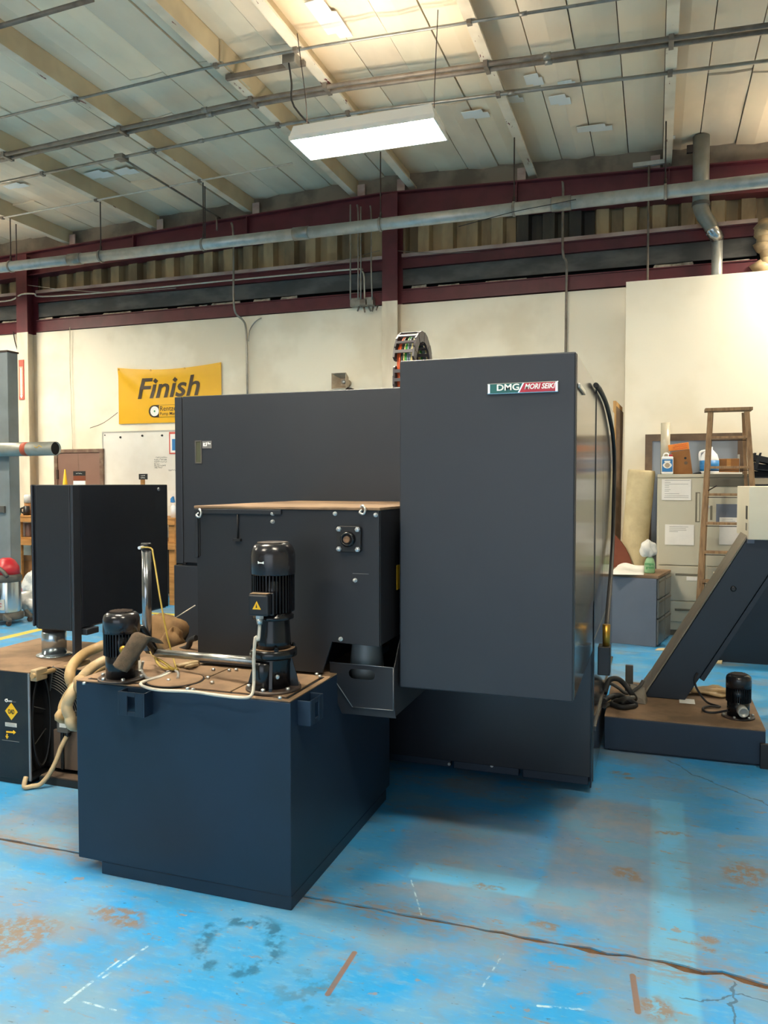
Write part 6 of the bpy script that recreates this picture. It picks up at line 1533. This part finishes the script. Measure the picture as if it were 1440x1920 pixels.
# towel and spray bottle
tz_ = ped_h + .001
def top_at(u, v): return pZ(u, v, tz_)
tw0, tw1 = top_at(1148, 1074), top_at(1208, 1076)
def towel_fn(a, b):
    p_ = top_at(1143, 1077).lerp(top_at(1207, 1078), a); q2 = top_at(1160, 1060).lerp(top_at(1212, 1062), a)
    e_ = math.sin(math.pi * min(1, max(0, a))) ** .35 * math.sin(math.pi * b) ** .35
    return p_.lerp(q2, b) + EZ * (e_ * (.045 + .012 * math.sin(a * 7) + .008 * math.sin(b * 9 + a * 4)))
MB().grid(towel_fn, 24, 14).build('white_towel', 'towel', None, label='folded white shop towel on the drawer pedestal', cat='towel')
b_ = top_at(1218, 1074); hh = pY(1218, 1044, b_.y).z - tz_
sb2 = thing('spray_bottle', tuple(b_), 'green spray cleaner bottle with a white rag over its trigger', 'bottle')
MB().lathe([(.048, 0), (.052, .01), (.052, hh * .6), (.040, hh * .85), (.022, hh), (.020, hh + .03)], b_, 20).build('bottle_body', 'bottle_green', sb2)
TEXT_BOLD[0] = .01
MB().text('simple', .036, b_ + Vector((-.045, -.054, hh * .52)), EX, EZ, .001, 0, .085).build('lettering', 'label_green', sb2)
MB().text('green', .034, b_ + Vector((-.036, -.054, hh * .30)), EX, EZ, .001, 0, .075).build('lettering', 'label_green', sb2)
TEXT_BOLD[0] = 0
MB().tube([b_ + Vector((0, 0, hh + .02)), b_ + Vector((0, 0, hh + .06)), b_ + Vector((-.05, 0, hh + .085))], .018, 8, 3).build('trigger_head', 'bottle_white', sb2)
lump('white_rag', b_ + Vector((-.02, -.01, hh + .075)), .075, .055, .085, 'towel', 'white rag hung over the spray bottle head', 'rag', 21, None, .25)
# rolled carpet, framed panel, round table top
c0, c1 = pZ(1178, 1170, 0) , pY(1203, 897, 9.03)
c0 = Vector((pY(1178, 1100, 9.03).x, 9.03, 0))
ax = (c1 - c0)
cr_ = (pY(1229, 900, 9.0).x - pY(1177, 900, 9.0).x) / 2
cpt = thing('rolled_carpet', tuple(c0), 'pale rolled carpet leaning against the partition', 'carpet roll')
MB().lathe([(cr_ * .92, .0), (cr_ * .96, ax.length * .3), (cr_, ax.length * .98), (cr_ * .96, ax.length), (cr_ * .5, ax.length), (cr_ * .45, ax.length - .05)], c0 + Vector((0, 0, .09)), 28, ax).build('roll', 'carpet_pale', cpt)
#f0_, f1_ = pY(1152, 752, 9.36), pY(1167, 770, 9.36)
fr = thing('framed_panel', tuple(pY(1158, 1000, 9.3)), 'tall gold edged wooden panel leaning behind the lathe', 'panel')
g_a, g_b = pY(1150, 752, 9.15), pY(1155, 752, 9.15)
zt2 = pY(1152, 752, 9.15).z
MB().hexa([(g_a.x - .02, 9.10, 0), (g_b.x + .005, 9.10, 0), (g_b.x + .04, 9.24, 0), (g_a.x + .01, 9.24, 0)], [(g_a.x, 9.12, zt2), (g_b.x, 9.12, zt2), (g_b.x + .065, 9.27, zt2 - .06), (g_a.x + .03, 9.27, zt2 - .06)]).build('frame_edge', 'wood_frame', fr)
MB().hexa([(g_b.x + .006, 9.12, 0), (g_b.x + .012, 9.12, 0), (g_b.x + .055, 9.24, 0), (g_b.x + .042, 9.24, 0)], [(g_b.x + .002, 9.13, zt2 - .06), (g_b.x + .01, 9.13, zt2 - .06), (g_b.x + .075, 9.26, zt2 - .12), (g_b.x + .066, 9.26, zt2 - .12)]).build('dark_face', 'window_frame_brown', fr)
rr_ = .6; rt = pY(1186, 1058, 8.84); rt.x -= .59; rtz = rr_
tt = thing('round_table_top', (rt.x, 8.66, 0), 'round red-brown table top leaning by the carpet roll', 'table top')
g = MB(); g.lathe([(rr_ - .01, -.016), (rr_, -.008), (rr_, .008), (rr_ - .01, .016)], (0, 0, 0), 48, (0, -1, 0)); g.xform(Matrix.Translation((rt.x, 8.84, rtz)) @ Matrix.Rotation(R(-3), 4, 'X'))
cz_now = max(p_.z for p_ in g.v)
tz_t = pY(1150, 1000, 8.66).z
g.xform(Matrix.Translation((0, 0, -min(p_.z for p_ in g.v))))
g.build('disc', 'wood_red', tt)

# ================================================================== SECOND CHIP CONVEYOR (RIGHT)
QY0, QY1, QZ = 4.82, 5.70, .212
qx1 = pZ(1435, 1440, 0).x
cv = thing('incline_chip_conveyor', (.2, 5.2, 0), 'navy incline chip conveyor rising from a low dusty tank', 'conveyor')
S_ = lambda name, a, b, m, bevel=.004: box(name, a, b, m, cv, bevel)
S_('sump', (-.27, QY0, .012), (qx1, QY1, QZ - .008), 'tank_paint')
S_('sump_top', (-.27, QY0, QZ - .0078), (qx1, QY1, QZ), 'dusty_top', .002)
S_('skid', (-.25, QY0 + .03, 0), (qx1 - .03, QY1 - .03, .012), 'navy', 0)
S_('corner_bracket', (qx1 - .03, QY0 - .03, 0), (qx1 + .03, QY0 - .001, .14), 'black_paint', .003)
AY0, AY1 = 5.32, 5.68
def PA(u, v): q_ = pY(u, v, AY0); return (q_.x, q_.z)
u1, u2 = Vector(PA(1238, 1260)), Vector(PA(1400, 1012))
dv = (u2 - u1).normalized(); nrm = Vector((dv.y, -dv.x))
l1_ = Vector(PA(1360, 1199)); th = (l1_ - u1).dot(nrm)
zf = QZ + .002
def at_z(p_, z_): return p_ + dv * ((z_ - p_.y) / dv.y)
p1 = at_z(u1, zf + .10); p1 = Vector((p1.x, p1.y)); end = u1 + dv * 1.75
foot_l = Vector((PA(1207, 1306)[0], zf)); foot_r = at_z(u1 + nrm * th, zf)
poly = [(foot_l.x, foot_l.y), (foot_r.x, foot_r.y), tuple(end + nrm * th), tuple(end), tuple(p1)]
MB().prism(poly, 'y', AY0, AY1).build('arm_casing', 'navy', cv, .004)
off = -nrm * .004
MB().prism([tuple(p1 + off * 3), tuple(p1 - nrm * .001), tuple(end - nrm * .001), tuple(end + off * 3)], 'y', AY0 + .004, AY1 + .03).build('arm_cover', 'grey_arm', cv, .003)
MB().prism([(foot_l.x - .02, zf), (foot_l.x - .002, zf), tuple(p1 - nrm * .002), tuple(p1 + off * 3)], 'y', AY0 + .004, AY1 + .03).build('foot_cover', 'grey_arm', cv, .003)
lf = u1 + nrm * (th + .002) + dv * .0
MB().prism([tuple(at_z(lf, .36)), tuple(at_z(lf, .36) + nrm * .03), tuple(end + nrm * (th + .032)), tuple(end + nrm * (th + .002))], 'y', AY0 - .004, AY0 + .03).build('arm_flange', 'navy', cv, .002)
q_ = pY(1375, 1104, AY0); MB().lathe([(.018, 0), (.018, .006), (.010, .008)], (q_.x, AY0, q_.z), 14, (0, -1, 0)).build('grommet', 'black_plastic', cv)
# cream control box on the arm
ka, kb_ = pY(1404.5, 912, AY0 - .07), pY(1404.5, 1012, AY0 - .07)
kyb = pX(1382, 950, ka.x).y
kb = box('control_box', (ka.x, AY0 - .07, kb_.z), (ka.x + .42, kyb, ka.z), 'cream_box', cv, .004)
s1_, s2_ = pX(1399, 948, ka.x), pX(1401.5, 974, ka.x)
box('slot', (ka.x - .002, s2_.y, s2_.z), (ka.x + .001, s1_.y, s1_.z), 'print_black', kb)
s1_, s2_ = pX(1398.5, 980, ka.x), pX(1400.5, 995, ka.x)
box('slot', (ka.x - .002, s2_.y, s2_.z), (ka.x + .001, s1_.y, s1_.z), 'locker_shade', kb)
box('hinge_plate', (ka.x + .0, AY0 - .03, kb_.z - .025), (ka.x + .04, AY0 - .002, kb_.z - .001), 'pedestal_grey', kb, .002)
# pump on the sump
pq = pZ(1384, 1344, QZ)
pm = small_pump((pq.x, pq.y, QZ + .001), 'small black pump with pipe stub on the low dusty sump', h=.255, r=.071, name='sump_pump')
MB().lathe([(.030, 0), (.030, .05), (.022, .05), (.022, .02)], (pq.x + .01, pq.y - .075, QZ + .065), 16, (.15, -1, -.1)).build('pipe_stub', 'galvanised', pm)
MB().tube([pZ(1365, 1332, QZ + .04), pZ(1340, 1336, QZ + .012), pZ(1322, 1334, QZ + .012), pZ(1318, 1328, QZ + .012), pZ(1330, 1324, QZ + .012), pZ(1350, 1325, QZ + .014), pY(1325, 1316, AY0 - .04), pY(1306, 1290, AY0 - .03), pY(1303, 1272, AY0 - .02), pY(1308, 1262, AY0 - .01)], .007, 8, 5).build('sump_cable', 'rubber', None, label='black cable from the small pump up to the incline arm', cat='cable')
# hoses coiled between lathe and conveyor
sy5 = 5.02
for pts, r_h, m, lab in (
    ([Vector((CX1 - .0 + .012, 4.95, QZ + .10)), pY(1142, 1276, sy5), pY(1158, 1273, sy5 + .02), pY(1172, 1284, sy5 + .03), pY(1184, 1300, sy5 + .02), pZ(1190, 1312, QZ + .02), pZ(1170, 1318, QZ + .02), pZ(1150, 1312, QZ + .02)], .017, 'rubber', 'black hose arching out of the lathe onto the sump'),
    ([Vector((CX1 + .012, 5.10, QZ + .12)), pY(1146, 1282, sy5 + .12), pY(1160, 1290, sy5 + .13), pY(1176, 1300, sy5 + .13), pY(1198, 1288, sy5 + .16), pY(1206, 1276, sy5 + .18)], .011, 'rubber_grey', 'thin grey hose rising behind the black hose arch'),
    ([Vector((CX1 + .012, 4.88, QZ + .07)), pZ(1146, 1306, QZ + .055), pZ(1162, 1304, QZ + .06), pZ(1178, 1312, QZ + .05), pZ(1192, 1322, QZ + .018), pZ(1168, 1326, QZ + .018), pZ(1146, 1320, QZ + .018)], .016, 'rubber', 'black hose tail looping flat on the sump'),
    ([Vector((CX1 + .012, 4.91, QZ + .03)), pZ(1150, 1316, QZ + .015), pZ(1175, 1309, QZ + .085), pZ(1188, 1308, QZ + .08)], .013, 'rubber_grey', 'short grey hose lying across the black tail')):
    MB().tube(pts, r_h, 10, 5).build('sump_hose', m, None, label=lab, cat='hose', group='hoses beside the incline conveyor')
q_ = pZ(1180, 1302, QZ + .001); sbk = thing('grey_bracket', tuple(q_), 'grey plastic angle bracket among the sump hoses', 'bracket')
box('upright', (q_.x - .03, q_.y + .10, QZ + .001), (q_.x + .02, q_.y + .13, QZ + .17), 'rubber_grey', sbk, .003); box('block', (q_.x - .03, q_.y + .06, QZ + .001), (q_.x + .05, q_.y + .099, QZ + .05), 'rubber_grey', sbk, .003)
q_ = pZ(1196, 1316, QZ + .001); MB().hexa([q_ + Vector((-.05, -.04, 0)), q_ + Vector((.05, -.05, 0)), q_ + Vector((.06, .04, 0)), q_ + Vector((-.04, .05, 0))], [q_ + Vector((-.05, -.02, .06)), q_ + Vector((.03, -.05, .03)), q_ + Vector((.04, .03, .09)), q_ + Vector((-.05, .04, .10))]).build('plastic_wedge', 'grey_arm', None, .004, label='grey wedge shaped guard at the foot of the incline', cat='guard')
lump('yellow_rag', pZ(1345, 1306, QZ) + Vector((0, .05, .022)), .16, .09, .024, 'hose_beige', 'oily yellow rag lying behind the sump cable', 'rag', 31, None, .3)
box('paper_scrap', tuple(pZ(1274, 1318, QZ + .001)), tuple(pZ(1296, 1314, QZ + .001) + Vector((.02, .03, .003))), 'paper', None, label='white paper scrap on the sump top', cat='paper')
# navy chip bin behind
n0_ = pZ(1342, 1240, 0)
cbn = thing('chip_bin', (n0_.x + .5, n0_.y + .4, 0), 'large navy chip bin standing behind the incline conveyor', 'bin')
bzt = pY(1440, 1088, n0_.y).z
g = MB(); x0_, x1_, y0_, y1_ = n0_.x, n0_.x + 1.2, n0_.y, n0_.y + .36; w_ = .02
g.box((x0_, y0_, .03), (x1_, y0_ + w_, bzt)); g.box((x0_, y1_ - w_, .03), (x1_, y1_, bzt)); g.box((x0_, y0_ + w_, .03), (x0_ + w_, y1_ - w_, bzt)); g.box((x1_ - w_, y0_ + w_, .03), (x1_, y1_ - w_, bzt)); g.box((x0_, y0_, .0), (x1_, y1_, .03))
g.build('bin_shell', 'navy', cbn)
box('lid', (x0_ - .01, y0_ - .01, bzt), (x1_ + .01, y1_ + .01, bzt + .02), 'cream_box', cbn, .003)
for (u, v, lab) in ((1337, 1243, 'tan paper scrap on the floor by the chip bin'), (1243, 1219, 'tan paper scrap on the floor by the drawer pedestal')):
    q_ = pZ(u, v, 0); MB().hexa([q_ + Vector((-.07, -.04, 0.001)), q_ + Vector((.07, -.03, .001)), q_ + Vector((.08, .05, .001)), q_ + Vector((-.05, .05, .001))], [q_ + Vector((-.07, -.04, .004)), q_ + Vector((.07, -.03, .012)), q_ + Vector((.08, .05, .02)), q_ + Vector((-.05, .05, .006))]).build('paper_scrap', 'carpet_pale', None, label=lab, cat='paper')
